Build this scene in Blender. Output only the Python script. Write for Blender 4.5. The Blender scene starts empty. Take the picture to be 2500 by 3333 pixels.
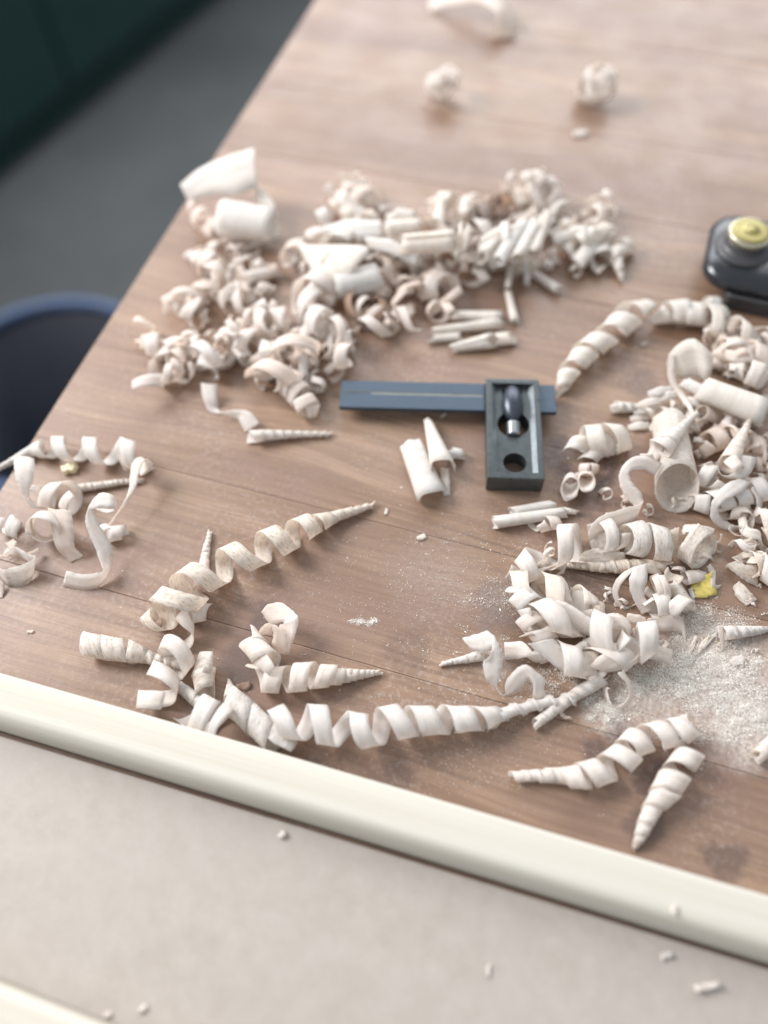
import bpy, bmesh, math, random
import numpy as np
from mathutils import Vector, Matrix, noise as mnoise

# ------------------------------------------------------------------ camera, light, exposure
sc = bpy.context.scene
COL = sc.collection
H = 284.0                                   # camera height above the bench top, mm
PITCH, ROLL = 60.0, -3.0
FPX = 2503.0
MM = 0.001
CAM = (Matrix.Rotation(math.radians(90 - PITCH), 3, 'X') @ Matrix.Rotation(math.radians(ROLL), 3, 'Z'))
cd = bpy.data.cameras.new('camera'); cam = bpy.data.objects.new('camera', cd); COL.objects.link(cam)
cam.matrix_world = Matrix.Translation((0, 0, H * MM)) @ CAM.to_4x4()
cd.sensor_width = 36.0; cd.lens = 36.0 * FPX / 3333.0
cd.clip_start = 0.01; cd.clip_end = 50.0
cd.dof.use_dof = True; cd.dof.focus_distance = 0.300; cd.dof.aperture_fstop = 2.6; cd.dof.aperture_blades = 0
sc.camera = cam

world = bpy.data.worlds.new('World'); sc.world = world; world.use_nodes = True
bg = world.node_tree.nodes['Background']
bg.inputs[0].default_value = (0.87, 0.935, 1.0, 1); bg.inputs[1].default_value = 0.62

def area(name, loc, target, sx, sy, power, col):
    l = bpy.data.lights.new(name, 'AREA'); l.shape = 'RECTANGLE'; l.size = sx; l.size_y = sy
    l.energy = power; l.color = col
    o = bpy.data.objects.new(name, l); COL.objects.link(o); o.location = loc
    o.rotation_euler = (Vector(target) - Vector(loc)).to_track_quat('-Z', 'Y').to_euler()
    return o
area('window_light_left', (-1.05, 0.75, 0.85), (0.03, 0.2, 0), 0.65, 0.65, 31, (0.985, 0.985, 1.0))
area('window_light_back', (0.35, 2.3, 1.25), (0.1, 0.4, 0), 2.4, 1.3, 50, (0.94, 0.97, 1.0))
vs = sc.view_settings
vs.view_transform = 'Standard'; vs.look = 'None'; vs.exposure = 0.16; vs.gamma = 1.0; vs.use_curve_mapping = False

# ------------------------------------------------------------------ small maths
def P(x, y, z=0.0):
    """point of the bench scene (mm) that lies at plan spot x, y of the photo, z mm above the bench"""
    d = CAM @ Vector(((x - 1250) / FPX, -(y - 1666.5) / FPX, -1.0))
    t = (z - H) / d.z
    return np.array((t * d.x, t * d.y, H + t * d.z))
FR = {'S': (0, 0, 1), 'D': (0, 0, 1.507), 'L': (0, 1350, .3617), 'C': (200, 1600, .6631), 'Q': (850, 2150, .6329),
      'R': (1500, 1700, .6028), 'U': (1750, 1350, .4521), 'B': (1600, 2250, .5425), 'T': (1750, 900, .4521),
      'M': (1000, 1150, .5425), 'F': (900, 450, .7535), 'G': (400, 450, .5425)}
def at(f, x, y, z=0.0):
    ox, oy, k = FR[f]
    return P(ox + k * x, oy + k * y, z)
rng = random.Random(7)
nrg = np.random.default_rng(11)

def smooth(a, win):
    if win < 2: return a
    win = int(win) | 1
    k = np.hanning(win + 2)[1:-1]; k /= k.sum()
    pad = win // 2
    p0 = 2 * a[0] - a[1:pad + 1][::-1]; p1 = 2 * a[-1] - a[-pad - 1:-1][::-1]
    b = np.concatenate([p0, a, p1])
    if a.ndim == 1: return np.convolve(b, k, 'valid')
    return np.stack([np.convolve(b[:, i], k, 'valid') for i in range(a.shape[1])], 1)
def unit(v): return v / np.maximum(np.linalg.norm(v, axis=-1, keepdims=True), 1e-9)

# ------------------------------------------------------------------ materials
def new_mat(name):
    m = bpy.data.materials.new(name); m.use_nodes = True
    nt = m.node_tree; nt.nodes.clear()
    return m, nt
def N(nt, t, **kw):
    n = nt.nodes.new(t)
    for k, v in kw.items(): setattr(n, k, v)
    return n
def setin(n, **kw):
    for k, v in kw.items():
        n.inputs[k.replace('_', ' ')].default_value = v
def ramp(nt, fac, stops):
    r = N(nt, 'ShaderNodeValToRGB')
    els = r.color_ramp.elements
    while len(els) < len(stops): els.new(0.5)
    for e, (p, c) in zip(els, stops):
        e.position = p; e.color = (c[0], c[1], c[2], 1) if not isinstance(c, (int, float)) else (c, c, c, 1)
    nt.links.new(fac, r.inputs[0]); return r.outputs[0]
def mixc(nt, fac, a, b, mode='MIX'):
    m = N(nt, 'ShaderNodeMix', data_type='RGBA', blend_type=mode)
    for s, v in ((m.inputs[0], fac), (m.inputs[6], a), (m.inputs[7], b)):
        if hasattr(v, 'links') or hasattr(v, 'is_linked'): nt.links.new(v, s)
        elif isinstance(v, (int, float)): s.default_value = v
        else: s.default_value = (*v, 1)
    return m.outputs[2]
def math_(nt, op, a, b=None, clamp=False):
    m = N(nt, 'ShaderNodeMath', operation=op); m.use_clamp = clamp
    for s, v in zip(m.inputs, (a, b)):
        if v is None: continue
        if isinstance(v, (int, float)): s.default_value = v
        else: nt.links.new(v, s)
    return m.outputs[0]
def noise(nt, vec, scale, detail=3, rough=.55, dist=0.0):
    n = N(nt, 'ShaderNodeTexNoise'); setin(n, Scale=scale, Detail=detail, Roughness=rough, Distortion=dist)
    nt.links.new(vec, n.inputs['Vector']); return n.outputs['Fac']
def mapping(nt, vec, scale=(1, 1, 1), loc=(0, 0, 0)):
    m = N(nt, 'ShaderNodeMapping'); m.inputs['Scale'].default_value = scale; m.inputs['Location'].default_value = loc
    nt.links.new(vec, m.inputs['Vector']); return m.outputs[0]
def finish(nt, color, rough=.5, spec=.5, metallic=0, bump=None, bstr=.2, bdist=.0005, coat=0):
    p = N(nt, 'ShaderNodeBsdfPrincipled'); out = N(nt, 'ShaderNodeOutputMaterial')
    if isinstance(color, tuple): p.inputs['Base Color'].default_value = (*color, 1)
    else: nt.links.new(color, p.inputs['Base Color'])
    if isinstance(rough, (int, float)): p.inputs['Roughness'].default_value = rough
    else: nt.links.new(rough, p.inputs['Roughness'])
    p.inputs['Specular IOR Level'].default_value = spec; p.inputs['Metallic'].default_value = metallic
    p.inputs['Coat Weight'].default_value = coat
    if bump is not None:
        b = N(nt, 'ShaderNodeBump'); b.inputs['Strength'].default_value = bstr; b.inputs['Distance'].default_value = bdist
        nt.links.new(bump, b.inputs['Height']); nt.links.new(b.outputs[0], p.inputs['Normal'])
    nt.links.new(p.outputs[0], out.inputs[0])
    return p, out

def shaving_mat(name, base, fleck, fleck_amt, trans=.50):
    m, nt = new_mat(name)
    uv = N(nt, 'ShaderNodeUVMap').outputs[0]              # u along the shaving, v across it, in mm
    oi = N(nt, 'ShaderNodeObjectInfo').outputs['Random']
    off = N(nt, 'ShaderNodeVectorMath', operation='ADD'); nt.links.new(uv, off.inputs[0])
    cx = N(nt, 'ShaderNodeCombineXYZ'); nt.links.new(math_(nt, 'MULTIPLY', oi, 517.0), cx.inputs[0]); nt.links.new(math_(nt, 'MULTIPLY', oi, 91.0), cx.inputs[1])
    nt.links.new(cx.outputs[0], off.inputs[1]); v = off.outputs[0]
    fl = noise(nt, mapping(nt, v, (.42, 1.5, 1)), 1.0, 3, .65)
    fm = ramp(nt, fl, [(.50, 0.0), (.62, 1.0)])
    big = noise(nt, mapping(nt, v, (.07, .3, 1)), 1.0, 3)
    streak = noise(nt, mapping(nt, v, (.06, 1.6, 1)), 1.0, 3)
    dark = tuple(c * k for c, k in zip(base, (.87, .81, .75)))
    c = mixc(nt, ramp(nt, big, [(.35, 0.0), (.7, 1.0)]), base, dark)
    c = mixc(nt, math_(nt, 'MULTIPLY', ramp(nt, streak, [(.42, 0.0), (.70, 1.0)]), .6), c, dark)
    c = mixc(nt, math_(nt, 'MULTIPLY', fm, fleck_amt), c, fleck)
    h = N(nt, 'ShaderNodeHueSaturation'); nt.links.new(c, h.inputs['Color'])
    nt.links.new(math_(nt, 'ADD', math_(nt, 'MULTIPLY', oi, .07), .95), h.inputs['Value'])
    nt.links.new(math_(nt, 'ADD', math_(nt, 'MULTIPLY', oi, .7), .45), h.inputs['Saturation'])
    c = h.outputs[0]
    bh = math_(nt, 'ADD', math_(nt, 'MULTIPLY', streak, .6), noise(nt, v, 2.2, 3))
    p, out = finish(nt, c, .55, .35, 0, bh, .6, .0004)
    tr = N(nt, 'ShaderNodeBsdfTranslucent'); nt.links.new(mixc(nt, .75, c, (.98, .90, .825)), tr.inputs[0])
    mx = N(nt, 'ShaderNodeMixShader'); mx.inputs[0].default_value = trans
    nt.links.new(p.outputs[0], mx.inputs[1]); nt.links.new(tr.outputs[0], mx.inputs[2]); nt.links.new(mx.outputs[0], out.inputs[0])
    return m
M = {}
M['pale'] = shaving_mat('pale_shaving', (.945, .915, .885), (.72, .61, .51), .50)
M['fleck'] = shaving_mat('flecked_shaving', (.94, .905, .85), (.55, .43, .31), .85)
M['pink'] = shaving_mat('pinkish_shaving', (.95, .885, .84), (.78, .66, .57), .3, .54)
M['white'] = shaving_mat('white_softwood_shaving', (.92, .905, .87), (.78, .71, .61), .3, .46)
M['brown'] = shaving_mat('brown_flake_and_shade', (.46, .31, .22), (.30, .19, .12), .4)  # brown of one flake; in the far heap it paints deep shadow

def wood_bench():
    m, nt = new_mat('bench_wood')
    tc = N(nt, 'ShaderNodeTexCoord').outputs['Object']     # metres in the bench frame, x along the grain
    oi = N(nt, 'ShaderNodeObjectInfo').outputs['Random']
    off = N(nt, 'ShaderNodeVectorMath', operation='ADD'); nt.links.new(tc, off.inputs[0])
    cx = N(nt, 'ShaderNodeCombineXYZ'); nt.links.new(math_(nt, 'MULTIPLY', oi, 7.0), cx.inputs[0]); nt.links.new(math_(nt, 'MULTIPLY', oi, 3.0), cx.inputs[2])
    nt.links.new(cx.outputs[0], off.inputs[1]); v = off.outputs[0]
    warp = N(nt, 'ShaderNodeTexNoise'); setin(warp, Scale=3.0, Detail=2); nt.links.new(mapping(nt, v, (1, 3, 1)), warp.inputs['Vector'])
    wv = N(nt, 'ShaderNodeVectorMath', operation='MULTIPLY_ADD'); nt.links.new(warp.outputs['Color'], wv.inputs[0]); wv.inputs[1].default_value = (.03, .06, 0); nt.links.new(v, wv.inputs[2])
    g = wv.outputs[0]
    band = noise(nt, mapping(nt, g, (1.8, 26, 8)), 1.0, 4, .5)
    fine = noise(nt, mapping(nt, g, (14, 420, 60)), 1.0, 3, .6)
    pore = noise(nt, mapping(nt, g, (60, 1500, 100)), 1.0, 2, .5)
    c = ramp(nt, band, [(.28, (.160, .088, .055)), (.42, (.236, .143, .090)), (.56, (.325, .211, .140)), (.75, (.192, .116, .083))])
    c = mixc(nt, ramp(nt, fine, [(.38, .45), (.60, 0.0)]), c, (.125, .070, .046))
    c = mixc(nt, ramp(nt, pore, [(.62, 0.0), (.78, .3)]), c, (.10, .058, .042))
    line = noise(nt, mapping(nt, g, (5, 210, 40)), 1.0, 3, .5)
    c = mixc(nt, ramp(nt, line, [(.66, 0.0), (.72, .35)]), c, (.115, .068, .050))
    mott = noise(nt, mapping(nt, tc, (1, 2.2, 1)), 9, 5, .65)
    c = mixc(nt, ramp(nt, mott, [(.42, 0.0), (.62, .75)]), c, (.210, .128, .095))
    # greyish purple iron stains with ragged outlines
    sd = N(nt, 'ShaderNodeTexNoise'); setin(sd, Scale=95.0, Detail=4, Roughness=.6); nt.links.new(tc, sd.inputs['Vector'])
    sw = N(nt, 'ShaderNodeVectorMath', operation='MULTIPLY_ADD'); nt.links.new(sd.outputs['Color'], sw.inputs[0]); sw.inputs[1].default_value = (.016, .016, 0); nt.links.new(tc, sw.inputs[2])
    total = None
    for (px, py, r, s, hole) in STAINS:
        q = BI @ Vector(P(px, py, 0)) * MM
        d = N(nt, 'ShaderNodeVectorMath', operation='DISTANCE'); nt.links.new(sw.outputs[0], d.inputs[0]); d.inputs[1].default_value = (q.x + .008, q.y + .008, 0.0)
        stops = [(0.0, s * .35 if hole else s), (.55 * r / .03, s), (min(.98, r / .03), 0.0)]
        if hole: stops = [(0.0, .1), (.45 * r / .03, .1), (.62 * r / .03, s), (min(.98, r / .03), 0.0)]
        f = ramp(nt, math_(nt, 'MULTIPLY', d.outputs['Value'], 1 / .03), stops)
        total = f if total is None else math_(nt, 'MAXIMUM', total, f)
    c = mixc(nt, math_(nt, 'MULTIPLY', total, .88), c, (.085, .055, .050))
    # old pale dust rubbed into the grain
    du = noise(nt, tc, 420, 3, .7); dm = noise(nt, tc, 14, 3, .6)
    dust = math_(nt, 'MULTIPLY', ramp(nt, du, [(.50, 0.0), (.68, 1.0)]), ramp(nt, dm, [(.45, .03), (.72, .40)]))
    c = mixc(nt, dust, c, (.52, .46, .42))
    # film of fresh powder round the sawdust
    pf = noise(nt, tc, 600, 4, .8); film = None
    for (px, py, r, s) in POWDER:
        q = BI @ Vector(P(px, py, 0)) * MM
        d = N(nt, 'ShaderNodeVectorMath', operation='DISTANCE'); nt.links.new(sw.outputs[0], d.inputs[0]); d.inputs[1].default_value = (q.x + .008, q.y + .008, 0.0)
        f = ramp(nt, math_(nt, 'MULTIPLY', d.outputs['Value'], 1 / .05), [(0.0, s), (.5 * r / .05, s * .7), (r / .05, 0.0)])
        film = f if film is None else math_(nt, 'MAXIMUM', film, f)
    c = mixc(nt, math_(nt, 'MULTIPLY', film, ramp(nt, pf, [(.30, 0.0), (.62, 1.0)])), c, (.76, .72, .67))
    r = ramp(nt, noise(nt, tc, 40, 4), [(.3, .36), (.7, .50)])
    bh = math_(nt, 'ADD', math_(nt, 'MULTIPLY', fine, .6), math_(nt, 'ADD', math_(nt, 'MULTIPLY', pore, .5), math_(nt, 'MULTIPLY', du, .5)))
    finish(nt, c, r, .5, 0, bh, .35, .0004)
    return m
POWDER = [(2340, 2190, .030, .85), (2120, 2260, .020, .6), (2430, 2340, .022, .8), (1640, 1960, .016, .14), (1430, 1880, .026, .12), (1600, 2130, .012, .2), (2250, 2050, .018, .45), (1975, 2310, .011, .6)]
STAINS = [(870, 2015, .010, .75, 0), (800, 2160, .012, .8, 0), (2020, 2385, .0075, .8, 0), (1945, 2455, .007, .75, 0), (2130, 2560, .009, .8, 0),
          (2100, 2680, .008, .6, 0), (2360, 2790, .008, .65, 0), (2370, 2830, .006, .55, 0), (1280, 2545, .008, .5, 0), (1910, 1520, .016, .9, 1),
          (1830, 1470, .010, .8, 0), (2090, 1250, .011, .5, 0), (1640, 1960, .013, .6, 0), (1960, 1900, .014, .5, 0), (1330, 2120, .011, .35, 0), (1900, 1640, .010, .7, 0)]

def light_wood(name, a, b, axis):
    m, nt = new_mat(name)
    tc = N(nt, 'ShaderNodeTexCoord').outputs['Object']
    s = (3, 240, 200) if axis == 'x' else (260, 4, 160)
    g = noise(nt, mapping(nt, tc, s), 1.0, 4, .55)
    f = noise(nt, mapping(nt, tc, tuple(q * 5 for q in s)), 1.0, 2)
    c = ramp(nt, g, [(.30, b), (.60, a)])
    c = mixc(nt, ramp(nt, f, [(.5, 0.0), (.75, .25)]), c, b)
    finish(nt, c, .72, .2, 0, f, .3, .0004); return m
M['batten'] = light_wood('planed_pine', (.57, .53, .46), (.51, .46, .38), 'x')

def mdf():
    m, nt = new_mat('fibreboard')
    tc = N(nt, 'ShaderNodeTexCoord').outputs['Object']
    a = noise(nt, tc, 130, 5, .65); b = noise(nt, tc, 22, 3)
    fib = noise(nt, mapping(nt, tc, (400, 900, 400)), 1.0, 3, .6, 1.5)
    c = ramp(nt, a, [(.28, (.355, .305, .262)), (.55, (.395, .345, .302)), (.78, (.425, .378, .335))])
    c = mixc(nt, ramp(nt, b, [(.35, 0.0), (.7, .5)]), c, (.39, .342, .305))
    c = mixc(nt, ramp(nt, fib, [(.55, 0.0), (.7, .4)]), c, (.44, .395, .35))
    finish(nt, c, .6, .35, 0, fib, .12, .0003); return m
M['mdf'] = mdf()

def concrete():
    m, nt = new_mat('concrete_floor')
    tc = N(nt, 'ShaderNodeTexCoord').outputs['Object']
    a = noise(nt, tc, 2.2, 5, .6); b = noise(nt, tc, 30, 4, .6)
    c = ramp(nt, a, [(.35, (.048, .053, .056)), (.65, (.075, .080, .082))])
    c = mixc(nt, ramp(nt, b, [(.4, 0.0), (.8, .4)]), c, (.09, .092, .09))
    finish(nt, c, .6, .4, 0, b, .2, .002); return m
M['floor'] = concrete()

def plain(name, col, rough, spec=.5, metallic=0, nscale=300, namt=.25, dark=None, coat=0, bstr=.08):
    m, nt = new_mat(name)
    tc = N(nt, 'ShaderNodeTexCoord').outputs['Object']
    a = noise(nt, tc, nscale, 4, .65)
    dark = dark or tuple(c * .6 for c in col)
    c = mixc(nt, ramp(nt, a, [(.4, 0.0), (.75, namt)]), col, dark)
    r = ramp(nt, noise(nt, tc, nscale * .4, 3), [(.3, max(.05, rough - .08)), (.7, min(1, rough + .1))])
    finish(nt, c, r, spec, metallic, a, bstr, .0002, coat); return m
M['blade'] = plain('blued_steel', (.065, .088, .118), .40, .5, .55, 500, .45, (.05, .065, .085))
M['stock'] = plain('grey_cast_steel', (.085, .095, .098), .34, .5, .55, 400, .6, (.045, .05, .052))
M['stock_bright'] = plain('light_grey_steel', (.27, .30, .31), .42, .5, .6, 500, .6, (.15, .165, .17))
M['line'] = plain('engraved_line', (.30, .29, .25), .5, .4, 0, 500, .4)
M['nut'] = plain('blackened_steel_nut', (.055, .062, .078), .3, .5, .5, 500, .3)
M['black'] = plain('black_enamel', (.012, .014, .018), .28, .5, 0, 200, .2, coat=.2)
M['sole'] = plain('dark_iron', (.075, .072, .075), .45, .5, .4, 300, .3)
M['brass'] = plain('brass', (.32, .27, .10), .4, .4, .5, 260, .3, (.22, .18, .08))
M['brassrim'] = plain('polished_brass', (.45, .42, .32), .3, .5, .8, 260, .2)
M['steel'] = plain('bright_steel', (.45, .46, .47), .3, .5, .9, 300, .2)
M['bin'] = plain('lit_navy_plastic', (.045, .080, .165), .5, .5, 0, 60, .2)  # rim plastic made bluer: the light on the rim is painted in
M['bin_shade'] = plain('shaded_navy_plastic', (.006, .009, .018), .5, .4, 0, 60, .2)  # same plastic near black: the shade inside the tub is painted in
M['green'] = plain('dark_green_paint', (.006, .030, .030), .5, .4, 0, 8, .4)
M['oak'] = plain('bench_underframe_wood', (.20, .13, .09), .6, .4, 0, 40, .4)
M['chip'] = plain('cut_wood_chip', (.80, .72, .50), .6, .3, 0, 400, .4, (.62, .52, .32))
M['dust'] = plain('sawdust', (.84, .80, .74), .9, .0, 0, 300, .3, (.66, .57, .46))
def yellow():
    m, nt = new_mat('yellow_glue_scrap')
    p, out = finish(nt, (.60, .48, .13), .3, .5)
    p.inputs['Subsurface Weight'].default_value = .4; p.inputs['Subsurface Radius'].default_value = (.004, .003, .001); p.inputs['Subsurface Scale'].default_value = .5
    return m
M['yellow'] = yellow()

# ------------------------------------------------------------------ object helpers
def tag(o, label=None, cat=None, group=None, kind=None):
    if label: o['label'] = label
    if cat: o['category'] = cat
    if group: o['group'] = group
    if kind: o['kind'] = kind
    return o
def mesh_obj(name, verts, faces, mat, parent=None, uvs=None, smooth_=True, origin=None):
    """verts in mm (world or parent frame); the object's origin goes to the base of the mesh unless given"""
    v = np.asarray(verts, float)
    if origin is None:
        origin = np.array([(v[:, 0].min() + v[:, 0].max()) / 2, (v[:, 1].min() + v[:, 1].max()) / 2, v[:, 2].min()])
    me = bpy.data.meshes.new(name)
    me.from_pydata(((v - origin) * MM).tolist(), [], faces)
    if smooth_: me.polygons.foreach_set('use_smooth', [True] * len(me.polygons))
    if uvs is not None:
        ul = me.uv_layers.new(name='UVMap')
        idx = np.zeros(len(me.loops), int); me.loops.foreach_get('vertex_index', idx)
        ul.data.foreach_set('uv', np.asarray(uvs, float)[idx].ravel())
    me.materials.append(M[mat] if isinstance(mat, str) else mat); me.update()
    o = bpy.data.objects.new(name, me); COL.objects.link(o); o.location = Vector(origin) * MM
    if parent: o.parent = parent
    return o
def bm_obj(name, bm, mat, parent=None, smooth_=False):
    me = bpy.data.meshes.new(name); bm.to_mesh(me); bm.free()
    if smooth_: me.polygons.foreach_set('use_smooth', [True] * len(me.polygons))
    me.materials.append(M[mat]); o = bpy.data.objects.new(name, me); COL.objects.link(o)
    if parent: o.parent = parent
    return o
def empty(name, loc=(0, 0, 0), rz=0.0):
    o = bpy.data.objects.new(name, None); COL.objects.link(o); o.location = loc; o.rotation_euler = (0, 0, rz)
    o.empty_display_size = .02
    return o
def box_bm(x0, x1, y0, y1, z0, z1, bev=0.0, seg=2):
    bm = bmesh.new(); bmesh.ops.create_cube(bm, size=1)
    for v in bm.verts:
        v.co = Vector(((x0 + x1) / 2 + v.co.x * (x1 - x0), (y0 + y1) / 2 + v.co.y * (y1 - y0), (z0 + z1) / 2 + v.co.z * (z1 - z0))) * MM
    if bev: bmesh.ops.bevel(bm, geom=bm.edges[:], offset=bev * MM, segments=seg, profile=.6, affect='EDGES')
    return bm
def ring_stack(outlines, cap0=True, cap1=True):
    """outlines: list of equally long closed loops of points -> verts, faces"""
    n = len(outlines[0]); verts = [p for o in outlines for p in o]; faces = []
    for k in range(len(outlines) - 1):
        for i in range(n):
            j = (i + 1) % n
            faces.append((k * n + i, k * n + j, (k + 1) * n + j, (k + 1) * n + i))
    if cap0: faces.append(tuple(range(n))[::-1])
    if cap1: faces.append(tuple((len(outlines) - 1) * n + i for i in range(n)))
    return verts, faces
def lathe(profile, n=48, c=(0, 0)):
    return [[(c[0] + r * math.cos(2 * math.pi * i / n), c[1] + r * math.sin(2 * math.pi * i / n), z) for i in range(n)] for r, z in profile]

# ---------- shavings: every one is a thin closed strip (two skins and rims)
def skin(name, G, mat, t=.16, jag=.17, rest=True, clear=0.05, fray=0.5, lift_to=None):
    n, m, _ = G.shape
    # ragged rims and torn ends
    seed = rng.random() * 1000
    across = unit(G[:, -1] - G[:, 0])
    wv = np.array([mnoise.noise(Vector((i * .21, seed, 0))) for i in range(n)])
    wv2 = np.array([mnoise.noise(Vector((i * .21, seed + 50, 0))) for i in range(n)])
    G = G.copy()
    G[:, 0] += across * (wv * jag * 2.2)[:, None]; G[:, -1] += across * (wv2 * jag * 2.2)[:, None]
    if n > 4:
        for e, s in ((0, 1), (-1, -1)):
            d = unit(G[e] - G[e + 1 * s])
            G[e] += d * (np.array([rng.uniform(-.3, 1) for _ in range(m)]) * fray)[:, None]
    lo = G[..., 2].min()
    if lift_to is not None: G[..., 2] += lift_to - lo
    elif rest and lo != clear: G[..., 2] += clear - lo if abs(lo - clear) < 6 or lo < clear else 0
    elif lo < clear: G[..., 2] = np.maximum(G[..., 2], clear)
    du = np.gradient(G, axis=0); dv = np.gradient(G, axis=1)
    nrm = unit(np.cross(du, dv))
    A = G + nrm * t / 2; Bk = G - nrm * t / 2
    verts = np.concatenate([A.reshape(-1, 3), Bk.reshape(-1, 3)])
    mid = G[:, m // 2]; L = np.concatenate([[0], np.cumsum(np.linalg.norm(np.diff(mid, axis=0), axis=1))])
    W = np.concatenate([[0], np.cumsum(np.linalg.norm(np.diff(G[n // 2], axis=0), axis=1))])
    uv = np.stack([np.repeat(L, m), np.tile(W, n)], 1); uv = np.concatenate([uv, uv])
    f = []; o2 = n * m
    for i in range(n - 1):
        for j in range(m - 1):
            a, b, c, d = i * m + j, i * m + j + 1, (i + 1) * m + j + 1, (i + 1) * m + j
            f.append((a, d, c, b)); f.append((o2 + a, o2 + b, o2 + c, o2 + d))
    for i in range(n - 1):
        a, d = i * m, (i + 1) * m; f.append((a, o2 + a, o2 + d, d))
        a, d = i * m + m - 1, (i + 1) * m + m - 1; f.append((a, d, o2 + d, o2 + a))
    for j in range(m - 1):
        a, b = j, j + 1; f.append((a, b, o2 + b, o2 + a))
        a, b = (n - 1) * m + j, (n - 1) * m + j + 1; f.append((a, o2 + a, o2 + b, b))
    o = mesh_obj(name, verts, f, mat, uvs=uv)
    nf = 2 * (n - 1) * (m - 1)
    o.data.polygons.foreach_set('use_smooth', [i < nf for i in range(len(f))]); o.data.update()
    return o

def coil_grid(pts, R, turns, W, m=4, wob=.08, cup=0.0, step=False, irr=1.0):
    """pts axis (k,3), R radius, turns cumulative, W strip width; all per key"""
    pts = np.asarray(pts, float); k = len(pts)
    s = np.concatenate([[0], np.cumsum(np.linalg.norm(np.diff(pts, axis=0), axis=1))])
    s = np.maximum.accumulate(s + np.arange(k) * 1e-6)
    tt = abs(turns[-1] - turns[0])
    n = int(max(14, min(420, 26 * tt + 8)))
    dense = 800; q = np.linspace(0, k - 1, dense)
    def ip(a): return smooth(np.interp(q, np.arange(k), np.asarray(a, float)), dense / (k - 1) * .8)
    ax = np.stack([ip(pts[:, i]) for i in range(3)], 1); Rr = np.maximum(ip(R), .25); th = ip(turns); Wd = ip(W)
    # resample evenly in angle+travel
    trav = np.concatenate([[0], np.cumsum(np.abs(np.diff(th)) * 26 + np.linalg.norm(np.diff(ax, axis=0), axis=1) * .6)])
    u = np.interp(np.linspace(0, trav[-1], n), trav, np.arange(dense))
    g = lambda a: np.interp(u, np.arange(dense), a)
    ax = np.stack([g(ax[:, i]) for i in range(3)], 1); Rr = g(Rr); th = g(th) * 2 * math.pi; Wd = g(Wd)
    T = unit(smooth(np.gradient(ax, axis=0), max(3, n // 12)))
    up = np.array([0, 0, 1.0]) - T * T[:, 2:3]
    bad = np.linalg.norm(up, axis=1) < .25; up[bad] = (np.array([0, 1.0, 0]) - T * T[:, 1:2])[bad]
    up = unit(up); side = np.cross(T, up)
    seed = rng.random() * 900
    wobv = np.array([1 + wob * 2 * mnoise.noise(Vector((x * .55, seed, 1.3))) for x in th])
    rad = up * np.cos(th)[:, None] + side * np.sin(th)[:, None]
    nz = lambda f_, o_: np.array([mnoise.noise(Vector((x * f_, seed + o_, 4.1))) for x in th])
    loose = np.clip((Rr - 2.2) / 2.5, 0, 1)
    rad = up * (np.cos(th) * (1 - .10 * loose * (1 + nz(.12, 30))))[:, None] + side * np.sin(th)[:, None]
    c = ax + rad * (Rr * wobv)[:, None]
    c = c + T * (loose * irr * Rr * (.55 * nz(.22, 70) + .45 * nz(.15, 110) * np.cos(th + 6 * nz(.05, 150))))[:, None]
    tan = unit(np.gradient(c, axis=0))
    wd = T - tan * np.sum(T * tan, 1)[:, None]
    wl = np.linalg.norm(wd, axis=1)
    wd = np.where((wl > .3)[:, None], wd / np.maximum(wl, .01)[:, None], T)
    wd = unit(wd)
    vv = np.linspace(-.5, .5, m)
    G = c[:, None] + wd[:, None] * (vv[None, :, None] * Wd[:, None, None])
    sl = np.gradient(Rr) / np.maximum(np.linalg.norm(np.gradient(ax, axis=0), axis=1), 1e-3)
    sl = np.clip(sl, -.6, .6) * (0.15 if step else .82)
    G += (rad * (sl * Wd)[:, None])[:, None] * vv[None, :, None]
    G += (rad * (Rr * cup)[:, None])[:, None] * ((vv * 2) ** 2)[None, :, None]
    return G
def coil(f, keys, label, name='spiral_shaving', mat='pale', w=9.0, lift=0.0, group=None, rest=True, wob=.08, flip=1, cat='shaving', t=.14, step=False):
    pts, R, tn, W = [], [], [], []
    for kx in keys:
        x, y, r, tu = kx[:4]; ww = (.87 if name == 'rolled_shaving' else .72 if r > 3.8 else .84) * (kx[4] if len(kx) > 4 and kx[4] else w); lf = kx[5] if len(kx) > 5 else lift
        pts.append(at(f, x, y, r + lf)); R.append(r); tn.append(tu * flip); W.append(ww)
    o = skin(name, coil_grid(pts, R, tn, W, wob=wob, step=step), mat, rest=rest and lift < .5 and max((k[5] if len(k) > 5 else 0) for k in keys) < .5, t=t)
    return tag(o, label, cat, group)
def ribbon(f, rails, label, name='ribbon_shaving', mat='pale', group=None, rest=False, per=14, cat='shaving'):
    A = np.array([at(f, r[0], r[1], r[2]) for r in rails]); Bq = np.array([at(f, r[3], r[4], r[5]) for r in rails])
    def cat_rom(Pk):
        k = len(Pk); Pe = np.concatenate([[2 * Pk[0] - Pk[1]], Pk, [2 * Pk[-1] - Pk[-2]]]); out = []
        for i in range(k - 1):
            p0, p1, p2, p3 = Pe[i:i + 4]
            for u in np.linspace(0, 1, per, endpoint=(i == k - 2)):
                out.append(.5 * (2 * p1 + (p2 - p0) * u + (2 * p0 - 5 * p1 + 4 * p2 - p3) * u * u + (3 * p1 - p0 - 3 * p2 + p3) * u ** 3))
        return np.array(out)
    a, b = cat_rom(A), cat_rom(Bq)
    v = np.linspace(0, 1, 4)
    G = a[:, None] * (1 - v)[None, :, None] + b[:, None] * v[None, :, None]
    G[..., 2] = np.maximum(G[..., 2], .1)
    return tag(skin(name, G, mat, rest=rest), label, cat, group)
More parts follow.
